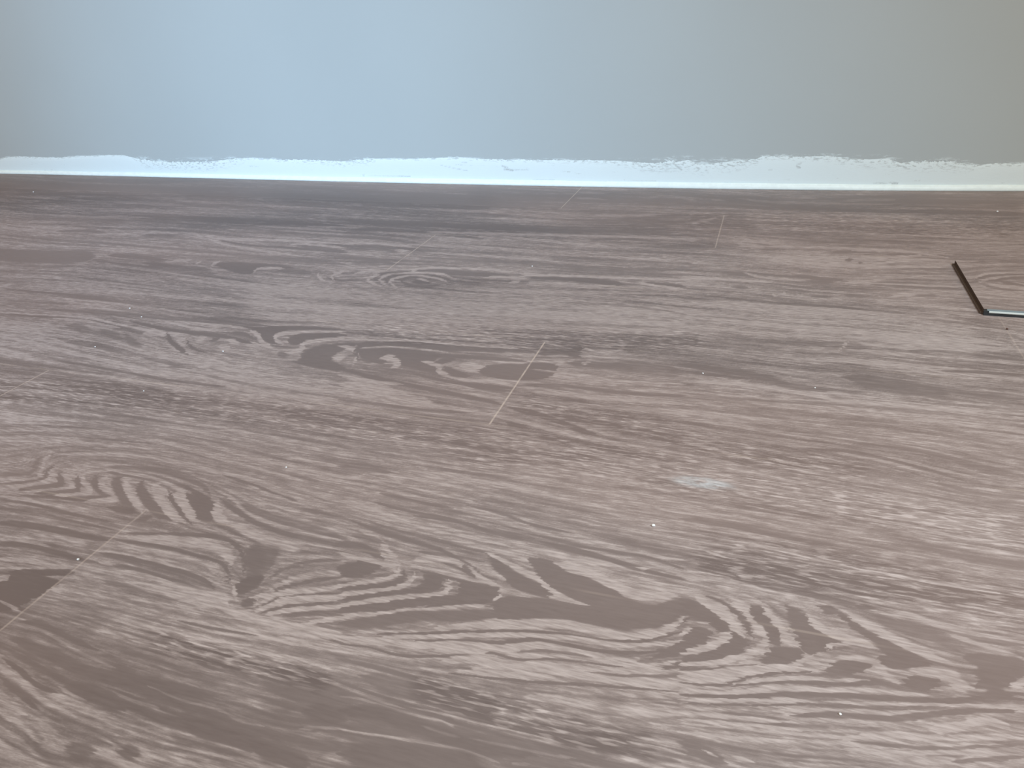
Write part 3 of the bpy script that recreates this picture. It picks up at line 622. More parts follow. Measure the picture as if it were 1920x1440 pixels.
# smooth latewood patches: tone (x10), strength (x10), outline in mm
PATCHES = [
(-10.00,9.5,-232.9,346.2,-214.8,347.7,-219.2,336.3,-224.9,331.1,-236.0,330.3),
(-10.00,9.5,-184.1,344.6,-173.5,345.9,-170.0,334.0,-188.9,326.5,-182.1,335.8),
(-11.00,9.5,-160.6,345.7,-134.3,346.1,-135.7,331.1,-155.4,323.4,-186.9,307.0,-164.2,323.4,-156.3,331.8),
(-15.00,10,-294.4,298.2,-297.1,307.7,-292.0,314.8,-285.9,315.9,-282.9,311.5,-285.1,304.7,-288.2,297.9),
(-12.00,9,-284.6,290.0,-283.1,296.3,-278.4,295.1,-277.2,290.5),
(-5.00,7,-313.2,336.4,-307.5,346.8,-291.6,342.1,-285.7,326.7,-286.3,318.5,-295.1,313.5,-305.8,327.0),
(-10.00,9.5,-453.0,278.0,-413.5,286.3,-414.5,282.8,-431.3,277.2,-414.6,276.3,-414.9,265.9,-422.4,250.4,-440.5,239.2,-462.9,258.2),
(-10.00,9,-405.5,391.7,-371.1,378.8,-357.4,358.7,-368.6,357.1,-388.8,370.8),
(-9.00,9.5,-124.2,377.7,-104.3,377.5,-86.9,371.5,-70.3,365.7,-57.0,357.1,-40.5,354.4,-22.8,365.1,-10.0,362.7,3.0,352.7,10.9,344.1,-2.6,346.8,-13.5,350.4,-21.2,350.5,-34.9,338.0,-49.4,331.9,-64.6,329.9,-87.3,331.5,-126.7,319.7,-129.3,337.6,-98.4,342.4,-75.1,341.6,-91.4,347.8,-107.2,355.9),
(-10.00,9,16.9,341.5,13.1,330.3,2.4,319.5,-27.6,307.4,-9.2,322.2,-1.4,332.4,6.7,341.8),
(-10.00,9,-11.4,344.4,-3.7,342.2,-9.8,328.0,-20.4,319.1,-34.1,312.3,-24.3,326.1,-16.8,338.6),
(-11.00,9,47.1,371.3,55.5,360.4,67.1,354.2,56.3,343.2,46.6,339.5,42.5,350.6,38.2,364.4),
(-10.00,9,29.8,339.9,44.5,341.9,38.2,329.4,19.0,323.5,25.7,331.8),
(-11.00,9,64.9,378.3,78.6,368.9,93.9,356.5,110.0,348.2,89.6,340.7,83.5,345.7,88.0,350.9,80.6,358.9,71.4,366.9,66.1,374.2),
(-10.00,8.5,60.1,336.4,69.8,341.0,79.7,340.9,70.4,330.7,58.5,329.3),
(-10.00,8.5,98.4,338.5,112.7,340.6,107.4,330.1,98.5,328.5,93.8,331.7),
(-8.00,8.5,125.9,359.4,137.0,364.4,157.3,364.2,166.4,361.0,160.2,355.6,141.3,341.4,129.9,339.1,134.4,350.3),
(-9.00,9,17.3,367.7,26.4,365.7,32.5,352.0,34.0,342.1,28.3,342.6,22.3,353.5,16.1,360.6),
(-10.00,9,-142.0,364.8,-130.4,362.6,-116.0,356.1,-95.9,345.4,-111.1,345.4,-125.9,348.4),
(8.00,8,5.5,316.5,18.9,327.0,32.8,326.0,43.7,329.0,35.5,322.9,5.7,312.8),
(-14.00,9,-4.8,347.2,1.8,348.0,10.3,342.8,2.3,342.1),
(-10.00,9.5,-403.3,668.0,-383.5,679.5,-341.7,685.0,-280.2,684.3,-237.5,680.0,-293.6,672.4,-348.8,646.7,-350.7,631.8,-357.4,627.1,-384.1,637.5),
(-9.00,9,-348.2,645.5,-307.0,661.3,-301.0,636.5,-272.2,618.4,-301.5,620.8,-334.4,629.1),
(-11.00,9.5,-246.5,647.5,-214.4,661.0,-180.6,663.6,-181.8,633.1,-218.5,621.8,-248.2,628.7),
(-10.63,9.5,-548.3,682.5,-504.7,691.7,-506.8,667.9,-491.0,648.9,-510.1,652.1),
(-9.81,9,-485.6,672.4,-425.7,685.3,-450.8,670.9,-468.4,650.2,-483.3,658.0),
(-11.00,9,-443.8,620.9,-442.4,650.9,-403.3,668.0,-414.7,630.7,-382.3,605.7,-429.4,607.7),
(-6.44,8.5,-753.3,880.9,-713.0,894.5,-619.9,887.3,-631.9,879.2,-669.2,869.9,-668.0,849.4,-698.3,855.2),
(-6.00,8,-571.1,876.6,-540.3,851.5,-523.1,849.4,-549.5,860.6),
(-7.33,8.5,-439.3,903.5,-430.2,918.8,-365.4,911.7,-318.6,906.4,-382.7,897.5),
(-4.71,7,-1149.4,876.7,-980.2,889.6,-968.9,841.7,-1103.9,836.7),
(-7.69,9,-428.5,862.2,-416.6,869.7,-399.8,865.7,-411.2,857.3),
]
# bands of open, limed-looking pores, their embossing highlights painted pale (half width, floor points in mm)
PORES = [
(34,-756.4,470.4,-668.2,490.9,-557.6,505.3,-410.6,508.0,-252.6,507.6,-181.2,507.4),
(45,-209.7,496.2,-136.8,509.9,-49.8,496.1,45.5,491.9,130.7,484.9,194.0,486.5),
(16,-384.3,519.3,-303.6,509.1,-204.0,506.1),
(30,-179.1,578.1,-80.9,562.7,6.5,541.1,83.9,537.0),
(22,-204.0,481.0,-115.1,511.1,-32.0,515.8),
(25,-402.4,704.0,-163.7,725.7,-56.0,749.1),
(40,-146.2,261.3,-85.4,257.3,-30.9,256.6),
(60,-4.0,406.7,75.8,412.2,174.7,405.8),
(30,-312.6,251.3,-206.0,252.2),
(25,-104.9,1225.6,129.3,1230.8,340.3,1235.6),
]
JOINTS = {-1: [(-329.0, 0.7)], 0: [(-59.6, 0.6)], 1: [(-481.9, 0.7)], 2: [(-952.2, 0.45), (250.0, 0.25)], 3: [(-206.3, 0.85)], 4: [(-693.3, 0.7)], 5: [(-414.0, 0.4)]}   # per plank row: (X in mm, strength) of the butt joints
U_MIN, U_MAX, V_MIN, V_MAX = -300, 2220, 300, 1640
CW, CH = U_MAX-U_MIN, V_MAX-V_MIN
def blur(a, ry, rx):
    """separable box blur, twice"""
    for _ in range(2):
        for ax, r in ((0, ry), (1, rx)):
            if r < 1: continue
            p = np.pad(a, [(r+1, r) if k == ax else (0, 0) for k in (0, 1)], mode='edge')
            c = np.cumsum(p, axis=ax, dtype=np.float64)
            n = a.shape[ax]
            hi = np.take(c, np.arange(2*r+1, 2*r+1+n), axis=ax); lo = np.take(c, np.arange(0, n), axis=ax)
            a = ((hi-lo)/(2*r+1)).astype(np.float32)
    return a
def catmull(P, k=6):
    if len(P) < 3: 
        t = np.linspace(0, 1, 8)[:, None]; return P[0]*(1-t)+P[-1]*t
    Q = np.vstack([2*P[0]-P[1], P, 2*P[-1]-P[-2]]); out = []
    for i in range(1, len(Q)-2):
        for t in np.linspace(0, 1, k, endpoint=False):
            a, b, c, d = Q[i-1:i+3]
            out.append(0.5*((2*b)+(c-a)*t+(2*a-5*b+4*c-d)*t*t+(3*b-a-3*c+d)*t**3))
    out.append(P[-1]); return np.array(out)
def to_chart(flat):
    p = np.array(flat, float).reshape(-1, 2)/1000
    u, v = chart(p[:, 0], p[:, 1]); return np.stack([u-U_MIN, v-V_MIN], 1)
def paint(T, P, w, tone, s, soft=0.6, taper=True):
    P = catmull(P); n = len(P); R = w*1.6+2
    cum = np.concatenate([[0], np.cumsum(np.hypot(*np.diff(P, axis=0).T))]); fade = min(10+w, cum[-1]*0.4)
    x0 = max(0, int(P[:, 0].min()-R)); x1 = min(CW, int(P[:, 0].max()+R)+1)
    y0 = max(0, int(P[:, 1].min()-R)); y1 = min(CH, int(P[:, 1].max()+R)+1)
    if x1 <= x0 or y1 <= y0: return
    yy, xx = np.mgrid[y0:y1, x0:x1].astype(np.float32)
    best = np.full(xx.shape, 1e9, np.float32)
    for i in range(n-1):
        a, b = P[i], P[i+1]; d = b-a; L = max(1e-6, d@d)
        # only the window near this segment
        sx0 = max(0, int(min(a[0], b[0])-R-x0)); sx1 = int(max(a[0], b[0])+R-x0)+2
        sy0 = max(0, int(min(a[1], b[1])-R-y0)); sy1 = int(max(a[1], b[1])+R-y0)+2
        if sx1 <= 0 or sy1 <= 0: continue
        X = xx[sy0:sy1, sx0:sx1]; Y = yy[sy0:sy1, sx0:sx1]
        if X.size == 0: continue
        t = np.clip(((X-a[0])*d[0]+(Y-a[1])*d[1])/L, 0, 1)
        q = (i+t)/(n-1)
        wl = w*(0.5+0.5*np.minimum(1, 5*np.minimum(q, 1-q))) if taper else w
        r = np.hypot(X-a[0]-t*d[0], Y-a[1]-t*d[1])/wl
        if taper:
            ar = cum[i]+t*(cum[i+1]-cum[i]); en = np.minimum(ar, cum[-1]-ar)
            r = r+0.9*np.clip(1-(en+2)/(fade+2), 0, 1)
        best[sy0:sy1, sx0:sx1] = np.minimum(best[sy0:sy1, sx0:sx1], r)
    soft = min(soft, 0.25+0.09*w) if taper else soft; al = np.clip((1.25-best)/soft, 0, 1); al = al*al*(3-2*al)*s
    T[y0:y1, x0:x1] = T[y0:y1, x0:x1]*(1-al)+tone*al

def fill(T, P, tone, s, soft=2.5):
    """soft-edged filled patch"""
    Q = catmull(np.vstack([P, P[:1]]), 4)[:-1]
    x0 = max(0, int(Q[:, 0].min()-6)); x1 = min(CW, int(Q[:, 0].max()+7)); y0 = max(0, int(Q[:, 1].min()-6)); y1 = min(CH, int(Q[:, 1].max()+7))
    if x1 <= x0 or y1 <= y0: return
    yy, xx = np.mgrid[y0:y1, x0:x1].astype(np.float32); ins = np.zeros(xx.shape, bool); best = np.full(xx.shape, 1e9, np.float32)
    for a, b in zip(Q, np.roll(Q, -1, 0)):
        d = b-a; L = max(1e-6, d@d); t = np.clip(((xx-a[0])*d[0]+(yy-a[1])*d[1])/L, 0, 1)
        best = np.minimum(best, np.hypot(xx-a[0]-t*d[0], yy-a[1]-t*d[1]))
        c = (a[1] > yy) != (b[1] > yy)
        if abs(d[1]) > 1e-9: ins ^= c & (xx < d[0]*(yy-a[1])/d[1]+a[0])
    sd = np.where(ins, best, -best); al = np.clip(sd/soft+0.5, 0, 1)*s
    T[y0:y1, x0:x1] = T[y0:y1, x0:x1]*(1-al)+tone*al

def build_canvas():
    strokes = [(s[0]/10, s[1], s[2]/10, to_chart(s[3:])) for s in STROKES]
    # flow field on a coarse lattice from the strokes, default along the planks
    G = 12; gh, gw = CH//G+1, CW//G+1
    gy, gx = np.mgrid[0:gh, 0:gw].astype(float)*G
    # default direction: image of the plank direction
    vx, vy = 960+F_PX*RT.x/FW.x-U_MIN, 720-F_PX*UP.x/FW.x-V_MIN
    th = np.arctan2(gy-vy, gx-vx)
    c2 = np.cos(2*th)*0.02; s2 = np.sin(2*th)*0.02
    px, py, ang, ww = [], [], [], []
    for t, w, s, P in strokes:
        Q = catmull(P, 3); d = np.diff(Q, axis=0); L = np.hypot(d[:, 0], d[:, 1])+1e-6
        m = (Q[1:]+Q[:-1])/2
        px += list(m[:, 0]); py += list(m[:, 1]); ang += list(np.arctan2(d[:, 1], d[:, 0])); ww += list(np.minimum(L, 40)/20)
    for X, Y, A, w in zip(px, py, ang, ww):
        r2 = ((gx-X)/1.8)**2+(gy-Y)**2; k = w/(1+(r2/260)**1.5)
        c2 += k*math.cos(2*A); s2 += k*math.sin(2*A)
    th = 0.5*np.arctan2(s2, c2)
    yi = np.arange(CH)/G; xi = np.arange(CW)/G
    def up(a):
        y0 = np.minimum(yi.astype(int), gh-2); fy = (yi-y0)[:, None]; x0 = np.minimum(xi.astype(int), gw-2); fx = (xi-x0)[None]
        a00 = a[y0][:, x0]; a01 = a[y0][:, x0+1]; a10 = a[y0+1][:, x0]; a11 = a[y0+1][:, x0+1]
        return (a00*(1-fx)+a01*fx)*(1-fy)+(a10*(1-fx)+a11*fx)*fy
    cc, ss = up(np.cos(2*th)), up(np.sin(2*th)); th = (0.5*np.arctan2(ss, cc)).astype(np.float32)
    dx, dy = np.cos(th), np.sin(th)
    base = RNG.standard_normal((CH, CW)).astype(np.float32)
    def unit(a): return a/(a.std()+1e-6)
    yy = np.arange(CH)[:, None]
    near = np.clip((yy-120)/1100, 0, 1).astype(np.float32)
    rn = lambda: RNG.standard_normal((CH, CW)).astype(np.float32)
    scales = [unit(blur(base, 0, 1)), unit(blur(rn(), 1, 3)), unit(blur(rn(), 3, 5)), unit(blur(rn(), 7, 9))]
    def lic(src, steps, h):
        acc = src.copy(); Yg, Xg = np.mgrid[0:CH, 0:CW].astype(np.float32)
        for sg in (1, -1):
            X, Y = Xg.copy(), Yg.copy(); pdx, pdy = dx*sg, dy*sg
            for k in range(steps):
                X += pdx*h; Y += pdy*h
                xi_ = np.clip(X, 0, CW-1).astype(np.int32); yi_ = np.clip(Y, 0, CH-1).astype(np.int32)
                acc += src[yi_, xi_]
                nx, ny = dx[yi_, xi_], dy[yi_, xi_]; f = np.where(nx*pdx+ny*pdy < 0, -1, 1).astype(np.float32)
                pdx, pdy = nx*f, ny*f
        return unit(acc)
    a = lic(scales[0], 12, 4.0); b = lic(scales[1], 14, 7.0); c = lic(scales[2], 14, 9.0); e = lic(scales[3], 12, 12.0)
    # finer streaks far away, wider ones close by
    far = np.clip(1-yy/90.0, 0, 1)
    T = (a*(0.26*(1-near)+0.06) + b*(0.19+0.01*near) + c*(0.12+0.20*near) + e*(0.06+0.14*near))*0.72*(1-0.45*far)
    T = T.astype(np.float32)
    for p in PATCHES: fill(T, to_chart(p[2:]), p[0]/10*0.95, p[1]/10)
    for t, w, s, P in strokes: paint(T, P, w, t*0.95, s)
    for c in CLOUDS:
        cl = np.zeros((CH, CW), np.float32); paint(cl, to_chart(c[3:]), c[1], 1.0, 1.0, soft=1.25, taper=False); T += cl*(c[0]*c[2]/100)
    PZ = np.zeros((CH, CW), np.float32)
    for p in PORES: paint(PZ, to_chart(p[1:]), p[0], 1.0, 1.0, soft=1.0, taper=False)
    PZ = np.maximum(PZ, 0.0)
    return T, PZ
GRAIN, PORE = build_canvas()
def sample(C, u, v):
    u = np.clip(u-U_MIN, 0, CW-1.01); v = np.clip(v-V_MIN, 0, CH-1.01)
    x0 = u.astype(int); y0 = v.astype(int); fx = u-x0; fy = v-y0
    return (C[y0, x0]*(1-fx)+C[y0, x0+1]*fx)*(1-fy)+(C[y0+1, x0]*(1-fx)+C[y0+1, x0+1]*fx)*fy
_TAB = RNG.uniform(-1, 1, (512, 512)).astype(np.float32)
def vnoise(x, y):
    xi = np.floor(x).astype(int); yi = np.floor(y).astype(int); fx = x-xi; fy = y-yi
    fx = fx*fx*(3-2*fx); fy = fy*fy*(3-2*fy); g = lambda i, j: _TAB[j & 511, i & 511]
    return (g(xi, yi)*(1-fx)+g(xi+1, yi)*fx)*(1-fy)+(g(xi, yi+1)*(1-fx)+g(xi+1, yi+1)*fx)*fy
def ragged(C, X, Y, Z=0.0, amp=0.0030):
    """read the print with its edges frayed along the fibres, as pores fray the real ring edges"""
    k = vnoise(X/0.014, Y/0.0013)*0.5+vnoise(X/0.006+40, Y/0.0008+9)*0.5
    u, v = chart(X+amp*k, Y, Z); return sample(C, u, v)
def cover(u, v):
    d = np.minimum(np.minimum(u-(U_MIN+60), U_MAX-60-u), V_MAX-50-v)
    return np.clip(d/90, 0, 1)
TINT = {}
def plank_attrs(X, Y, only=None):
    row = np.floor((SEAM0-Y)/W).astype(int); j1 = np.full(X.shape, 9.0); j2 = np.full(X.shape, 9.0); js = np.zeros(X.shape); tint = np.zeros(X.shape)
    rng = random.Random(5)
    for r in range(-2, 12):
        m = row == r; js_ = JOINTS.get(r, [])
        segs = np.zeros(X.shape, int)
        for k, (jx, st) in enumerate(js_):
            d = X-jx/1000
            if k == 0: j1[m] = d[m]
            else: j2[m] = d[m]
            js[m] = st; segs += (d > 0)
        for s in range(3):
            tv = TINT.get((r, s), rng.uniform(-1, 1)); tint[m & (segs == s)] = tv
    return dict(joint_a=j1, joint_b=j2, joint_strength=js, plank_tint=tint)

def wood_material():
    n = NT('wood_laminate'); geo = n.n('ShaderNodeNewGeometry').outputs['Position']
    cov = n.attr('cover'); g = n.attr('grain'); pz = n.attr('pore'); tint = n.attr('plank_tint')
    hatch = n.noise(geo, (70, 520, 1), 3, 0.6)            # fine pores along the plank
    hatch2 = n.noise(geo, (28, 260, 1), 2, 0.5, (3, 7, 0))
    fleck = n.noise(geo, (75, 430, 1), 1.5, 0.5, (11, 2, 0))
    cloud = n.noise(geo, (2.2, 7, 1), 2, 0.5, (5, 1, 0))
    # beyond the traced print: plain long streaks along the planks
    far_ = n.math('MULTIPLY', n.math('SUBTRACT', n.noise(geo, (2.4, 46, 1), 5, 0.6, (2, 8, 0)), 0.5), 4.5)
    g = n.math('ADD', n.math('MULTIPLY', g, cov), n.math('MULTIPLY', far_, n.math('SUBTRACT', 1.0, cov)))
    hz = n.math('SUBTRACT', hatch, 0.5); hz2 = n.math('SUBTRACT', hatch2, 0.5)
    t = n.math('MULTIPLY_ADD', hz, 0.7, g)
    t = n.math('MULTIPLY_ADD', hz2, 0.8, t)
    lightness = n.remap(t, -0.55, 0.6, 0, 1)
    # sharpen around the band edges, keep some of the soft ramp
    soft = n.math('MULTIPLY_ADD', g, 0.30, 0.5, clamp=True)
    f = n.math('ADD', n.math('MULTIPLY', lightness, 0.62), n.math('MULTIPLY', soft, 0.38))
    # limed hatch inside the light wood
    hh = n.math('MULTIPLY', n.math('MULTIPLY', hz, 1.7), n.remap(f, 0.20, 0.75, 0.15, 1.0))
    f = n.math('ADD', f, hh)
    pl = n.math('MULTIPLY', n.math('SUBTRACT', n.math('MULTIPLY', n.remap(fleck, 0.50, 0.66, 0, 1), 0.62), 0.20), pz)
    f = n.math('ADD', f, pl)
    f = n.math('MULTIPLY_ADD', n.math('SUBTRACT', cloud, 0.5), 0.5, f)
    f = n.math('MULTIPLY_ADD', tint, 0.07, f)
    f = n.math('MINIMUM', n.math('MAXIMUM', f, 0.0), 1.3)
    cr = n.n('ShaderNodeValToRGB'); e = cr.color_ramp.elements
    e[0].position = 0.0; e[0].color = (0.152, 0.122, 0.118, 1)
    e[1].position = 1.0; e[1].color = (0.525, 0.462, 0.455, 1)
    m = e.new(0.5); m.color = (0.312, 0.264, 0.256, 1)
    n.l(n.math('DIVIDE', f, 1.3), cr.inputs[0]); col = cr.outputs[0]
    warm = n.noise(geo, (1.3, 3.0, 1), 2, 0.5, (9, 4, 0))
    col = n.mix(n.remap(warm, 0.40, 0.62, 0, 0.16), col, (0.44, 0.30, 0.25))
    # worn light arrises at the butt joints
    rough_edge = n.noise(geo, (300, 90, 1), 2, 0.6)
    for a, in (('joint_a',), ('joint_b',)):
        d = n.math('ABSOLUTE', n.attr(a))
        k = n.remap(d, 0.0002, 0.0013, 1, 0)
        k = n.math('MULTIPLY', n.math('MULTIPLY', k, n.attr('joint_strength')), n.remap(rough_edge, 0.25, 0.6, 0.35, 0.85))
        col = n.mix(k, col, (0.60, 0.50, 0.44))
    # long seams, only hinted
    sx = n.n('ShaderNodeSeparateXYZ'); n.l(geo, sx.inputs[0])
    fr = n.math('FRACT', n.math('DIVIDE', n.math('SUBTRACT', SEAM0+20*W, sx.outputs[1]), W))
    dist = n.math('MINIMUM', fr, n.math('SUBTRACT', 1.0, fr))
    k = n.math('MULTIPLY', n.remap(dist, 0.002, 0.008, 1, 0), n.remap(n.noise(geo, (9, 3, 1), 2), 0.45, 0.65, 0.0, 0.30))
    col = n.mix(k, col, (0.55, 0.46, 0.40))
    # dried plaster smear
    sm = n.math('MULTIPLY', n.attr('smear'), n.remap(n.noise(geo, (60, 160, 1), 3, 0.7), 0.35, 0.65, 0.1, 0.8))
    col = n.mix(n.math('MINIMUM', sm, 1.0), col, (0.62, 0.66, 0.70))
    n.l(col, n.b.inputs['Base Color'])
    n.l(n.remap(f, 0, 1.2, 0.50, 0.62), n.b.inputs['Roughness'])
    n.b.inputs['Specular IOR Level'].default_value = 0.30
    bp = n.n('ShaderNodeBump'); bp.inputs['Strength'].default_value = 0.25; bp.inputs['Distance'].default_value = 0.0004
    n.l(f, bp.inputs['Height']); n.l(bp.outputs[0], n.b.inputs['Normal'])
    return n.m
WOOD = wood_material()
def paint_material(name, col, rough=0.6, spec=0.3):
    n = NT(name); geo = n.n('ShaderNodeNewGeometry').outputs['Position']
    v = n.noise(geo, (90, 90, 160), 3, 0.6)
    n.l(n.mix(n.remap(v, 0.3, 0.7, 0, 1), tuple(c*0.96 for c in col), tuple(min(1, c*1.03) for c in col)), n.b.inputs['Base Color'])
    n.b.inputs['Roughness'].default_value = rough; n.b.inputs['Specular IOR Level'].default_value = spec
    bp = n.n('ShaderNodeBump'); bp.inputs['Strength'].default_value = 0.15; bp.inputs['Distance'].default_value = 0.0008
    n.l(v, bp.inputs['Height']); n.l(bp.outputs[0], n.b.inputs['Normal'])
    return n.m
WALL_COL = (0.445, 0.502, 0.508); WHITE = (0.74, 0.855, 0.875)
def wall_material(name, is_band):
    """grey-blue paint; 'above' = metres above the traced filler edge, 'smudge' = how patchy the filler is there"""
    n = NT(name); geo = n.n('ShaderNodeNewGeometry').outputs['Position']
    ab = n.attr('above'); sm = n.attr('smudge')
    streak = n.noise(geo, (120, 120, 420), 4, 0.65); st2 = n.noise(geo, (300, 300, 500), 3, 0.6, (3, 3, 3)); blot = n.noise(geo, (22, 22, 130), 3, 0.6, (7, 0, 1))
    if is_band:
        # paint showing through near the top edge and in a few scrapes
        reach = n.math('MULTIPLY_ADD', sm, 0.026, 0.0015)
        near = n.remap(n.math('MULTIPLY', ab, -1.0), 0.0, reach, 1, 0)
        hole = n.math('MULTIPLY', near, n.remap(streak, 0.50, 0.62, 0, 0.95))
        scr = n.math('MULTIPLY', n.remap(blot, 0.64, 0.70, 0, 1), n.remap(st2, 0.50, 0.60, 0, 0.5))
        scr = n.math('MAXIMUM', scr, n.math('MULTIPLY', n.attr('scrape'), n.remap(st2, 0.35, 0.6, 0.3, 1.0)))
        k = n.math('SUBTRACT', 1.0, n.math('MAXIMUM', hole, scr))
    else:
        reach = n.math('MULTIPLY_ADD', sm, 0.012, 0.0010)
        near = n.remap(ab, 0.0, reach, 1, 0)
        k = n.math('MULTIPLY', near, n.remap(n.math('ADD', n.math('MULTIPLY', streak, 0.5), n.math('MULTIPLY', blot, 0.5)), 0.50, 0.60, 0, 0.8))
    c = n.noise(geo, (3, 3, 3), 2)
    wall = n.mix(n.remap(c, 0.3, 0.7, 0, 1), tuple(x*0.985 for x in WALL_COL), tuple(min(1, x*1.015) for x in WALL_COL))
    n.l(n.mix(k, wall, WHITE), n.b.inputs['Base Color'])
    n.b.inputs['Roughness'].default_value = 0.55; n.b.inputs['Specular IOR Level'].default_value = 0.3
    bp = n.n('ShaderNodeBump'); bp.inputs['Strength'].default_value = 0.25; bp.inputs['Distance'].default_value = 0.0008 if is_band else 0.0003
    n.l(n.math('ADD', streak, k), bp.inputs['Height']); n.l(bp.outputs[0], n.b.inputs['Normal'])
    return n.m

# ------------------------------------------------------------------ floor
WALL_PIX = [(0, 325), (160, 327.8), (320, 331.4), (480, 334.8), (640, 338.8), (800, 344), (960, 348), (1120, 350.5), (1280, 351.7), (1440, 352.8), (1600, 354.3), (1760, 356.5), (1920, 358.7)]
wx, wy = ray([p[0] for p in WALL_PIX], [p[1] for p in WALL_PIX])
# the wall line is slightly bowed; smooth cubic through the foot of the wall
CF = np.polyfit(wx, wy, 3)
def wall_y(x):
    x = np.asarray(x, float); xc = np.clip(x, wx.min(), wx.max())
    y = np.polyval(CF, xc); sl = np.polyval(np.polyder(CF), xc)
    return y + sl*(x-xc)
us = np.linspace(-250, 2170, 1500); 
vs_ = np.linspace(0, 1, 880)
UU = np.broadcast_to(us[None], (880, 1500))
xw, yw = ray(us, np.full(us.shape, 340.0)); 
# top of every column lies 1.5 cm behind the wall face
vt = np.array([340.0]*1500)
for _ in range(12):
    X_, Y_ = ray(us, vt); uu, vv = chart(X_, wall_y(X_)+0.015); vt = vt*0.5+0.5*vv
VV = vt[None]*(1-vs_[:, None])+1600*vs_[:, None]
FX, FY = ray(UU, VV)
V = np.stack([FX, FY, np.zeros_like(FX)], -1).reshape(-1, 3)
Fq = grid_faces(880, 1500)
at = dict(grain=ragged(GRAIN, FX, FY), pore=sample(PORE, UU, VV))
at.update(plank_attrs(FX, FY)); at['cover'] = cover(UU, VV)
# dried plaster smear on the planks
smc = ray([1318], [907])
at['smear'] = np.exp(-(((FX-ray([1318],[906])[0][0])/0.020)**2+((FY-ray([1318],[906])[1][0])/0.007)**2)**2)
nV = len(V)
# coarse skirt: the same floor carried on to the room's extent
idx = np.arange(880*1500).reshape(880, 1500)
ring = np.concatenate([idx[:, 0][::-1], idx[0, 1:], idx[1:, -1], idx[-1, ::-1][1:]])   # bottom-left up, across the top, down, back
rp = V[ring]; ctr = np.array([0.0, 0.75, 0])
RXMIN, RXMAX, RYMIN = -3.2, 1.9, -2.6
out = rp.copy()
nl, ntp, nr = 880, 1499, 879
out[:nl, 0] = RXMIN; out[nl:nl+ntp] = rp[nl:nl+ntp]; out[nl+ntp:nl+ntp+nr, 0] = RXMAX; out[nl+ntp+nr:, 1] = RYMIN
out[:nl, 1] = np.linspace(RYMIN, float(wall_y(RXMIN))+0.015, nl); out[nl+ntp:nl+ntp+nr, 1] = np.linspace(float(wall_y(RXMAX))+0.015, RYMIN, nr)
out[nl+ntp+nr:, 0] = np.linspace(RXMAX, RXMIN, len(out)-nl-ntp-nr)
k = len(ring); a = ring[:-1]; b = ring[1:]; o1 = nV+np.arange(k-1); o2 = o1+1
skirt = np.stack([b, a, o1, o2], -1)
keep = np.ones(k-1, bool); keep[nl:nl+ntp-1] = False
skirt = skirt[keep]
V = np.vstack([V, out]); Fq = np.vstack([Fq, skirt])
for kk in at:
    at[kk] = np.concatenate([np.asarray(at[kk]).ravel(), np.zeros(k)+(9.0 if kk.startswith('joint_a') or kk.startswith('joint_b') else 0.0)])
floor = mesh_np('floor', V, Fq[:, ::-1], WOOD, at); floor['kind'] = 'structure'

# ------------------------------------------------------------------ wall, filler band, bead at the foot
def edge_height(px, py):
    """height on the wall face of a photo point"""
    X = ray([px], [350.0])[0][0]
    for _ in range(30):
        Y = float(wall_y(X)); 
        # solve along the view column: find X,z on the wall seen at px,py
        d = [FW[i]*F_PX + (px-960)*RT[i] - (py-720)*UP[i] for i in range(3)]
        t = Y/d[1]; X = d[0]*t
    return X, CAM_H+d[2]*t
EDGE_PIX = [(-200, 292), (0, 296), (35, 293), (60, 294.5), (110, 295.5), (140, 293), (160, 292), (190, 291), (230, 290.5), (250, 295), (267, 299), (300, 302.5), (320, 304), (390, 303.5), (420, 300), (440, 297.5), (460, 296.5), (510, 297), (525, 300), (560, 299.5), (600, 300), (640, 302.5), (670, 300), (700, 297), (780, 297), (830, 295.3), (860, 295), (900, 298), (940, 299), (1000, 299.5), (1080, 300), (1150, 301), (1180, 303), (1220, 305), (1245, 305), (1256, 299), (1270, 304), (1290, 300), (1310, 306), (1325, 308), (1350, 304), (1390, 300.5), (1420, 298), (1430, 293), (1480, 292.5), (1500, 293.5), (1530, 293), (1550, 292), (1575, 294), (1590, 298), (1640, 298.5), (1665, 297.5), (1675, 302), (1690, 306), (1710, 302.5), (1750, 303.5), (1780, 303), (1820, 308), (1835, 309), (1870, 306), (1900, 307), (1920, 306), (2100, 308)]
eh = [edge_height(*p) for p in EDGE_PIX]; ex = np.array([e[0] for e in eh]); ez = np.array([e[1] for e in eh])
SM = [(0, .2), (250, .1), (270, .9), (400, 1), (450, .6), (480, .1), (620, .5), (690, .6), (720, .1), (880, .2), (1140, .3), (1200, .8), (1240, 1), (1300, 1), (1380, .9), (1440, .3), (1560, .5), (1660, .8), (1800, .8), (1840, .3), (1920, .2)]
smx = np.array([edge_height(p[0], 300)[0] for p in SM]); smv = np.array([p[1] for p in SM])
def smooth_noise(x, step, seed):
    r = np.random.default_rng(seed); n = int((x.max()-x.min())/step)+3
    return np.interp(x, x.min()+np.arange(n)*step, r.uniform(-1, 1, n))
NX = 4200
bx = np.concatenate([np.linspace(RXMIN, -1.9, 100)[:-1], np.linspace(-1.9, 0.6, NX), np.linspace(0.6, RXMAX, 60)[1:]])
bz = np.interp(bx, ex, ez); bs = np.interp(bx, smx, smv)
rag = smooth_noise(bx, 0.02, 1)*0.0006+(smooth_noise(bx, 0.004, 2)*0.0010+smooth_noise(bx, 0.0015, 3)*0.0008)*(0.05+bs*1.5)*np.clip(smooth_noise(bx, 0.03, 5)+0.6, 0.1, 1.5)
edge = bz+rag
by = wall_y(bx)
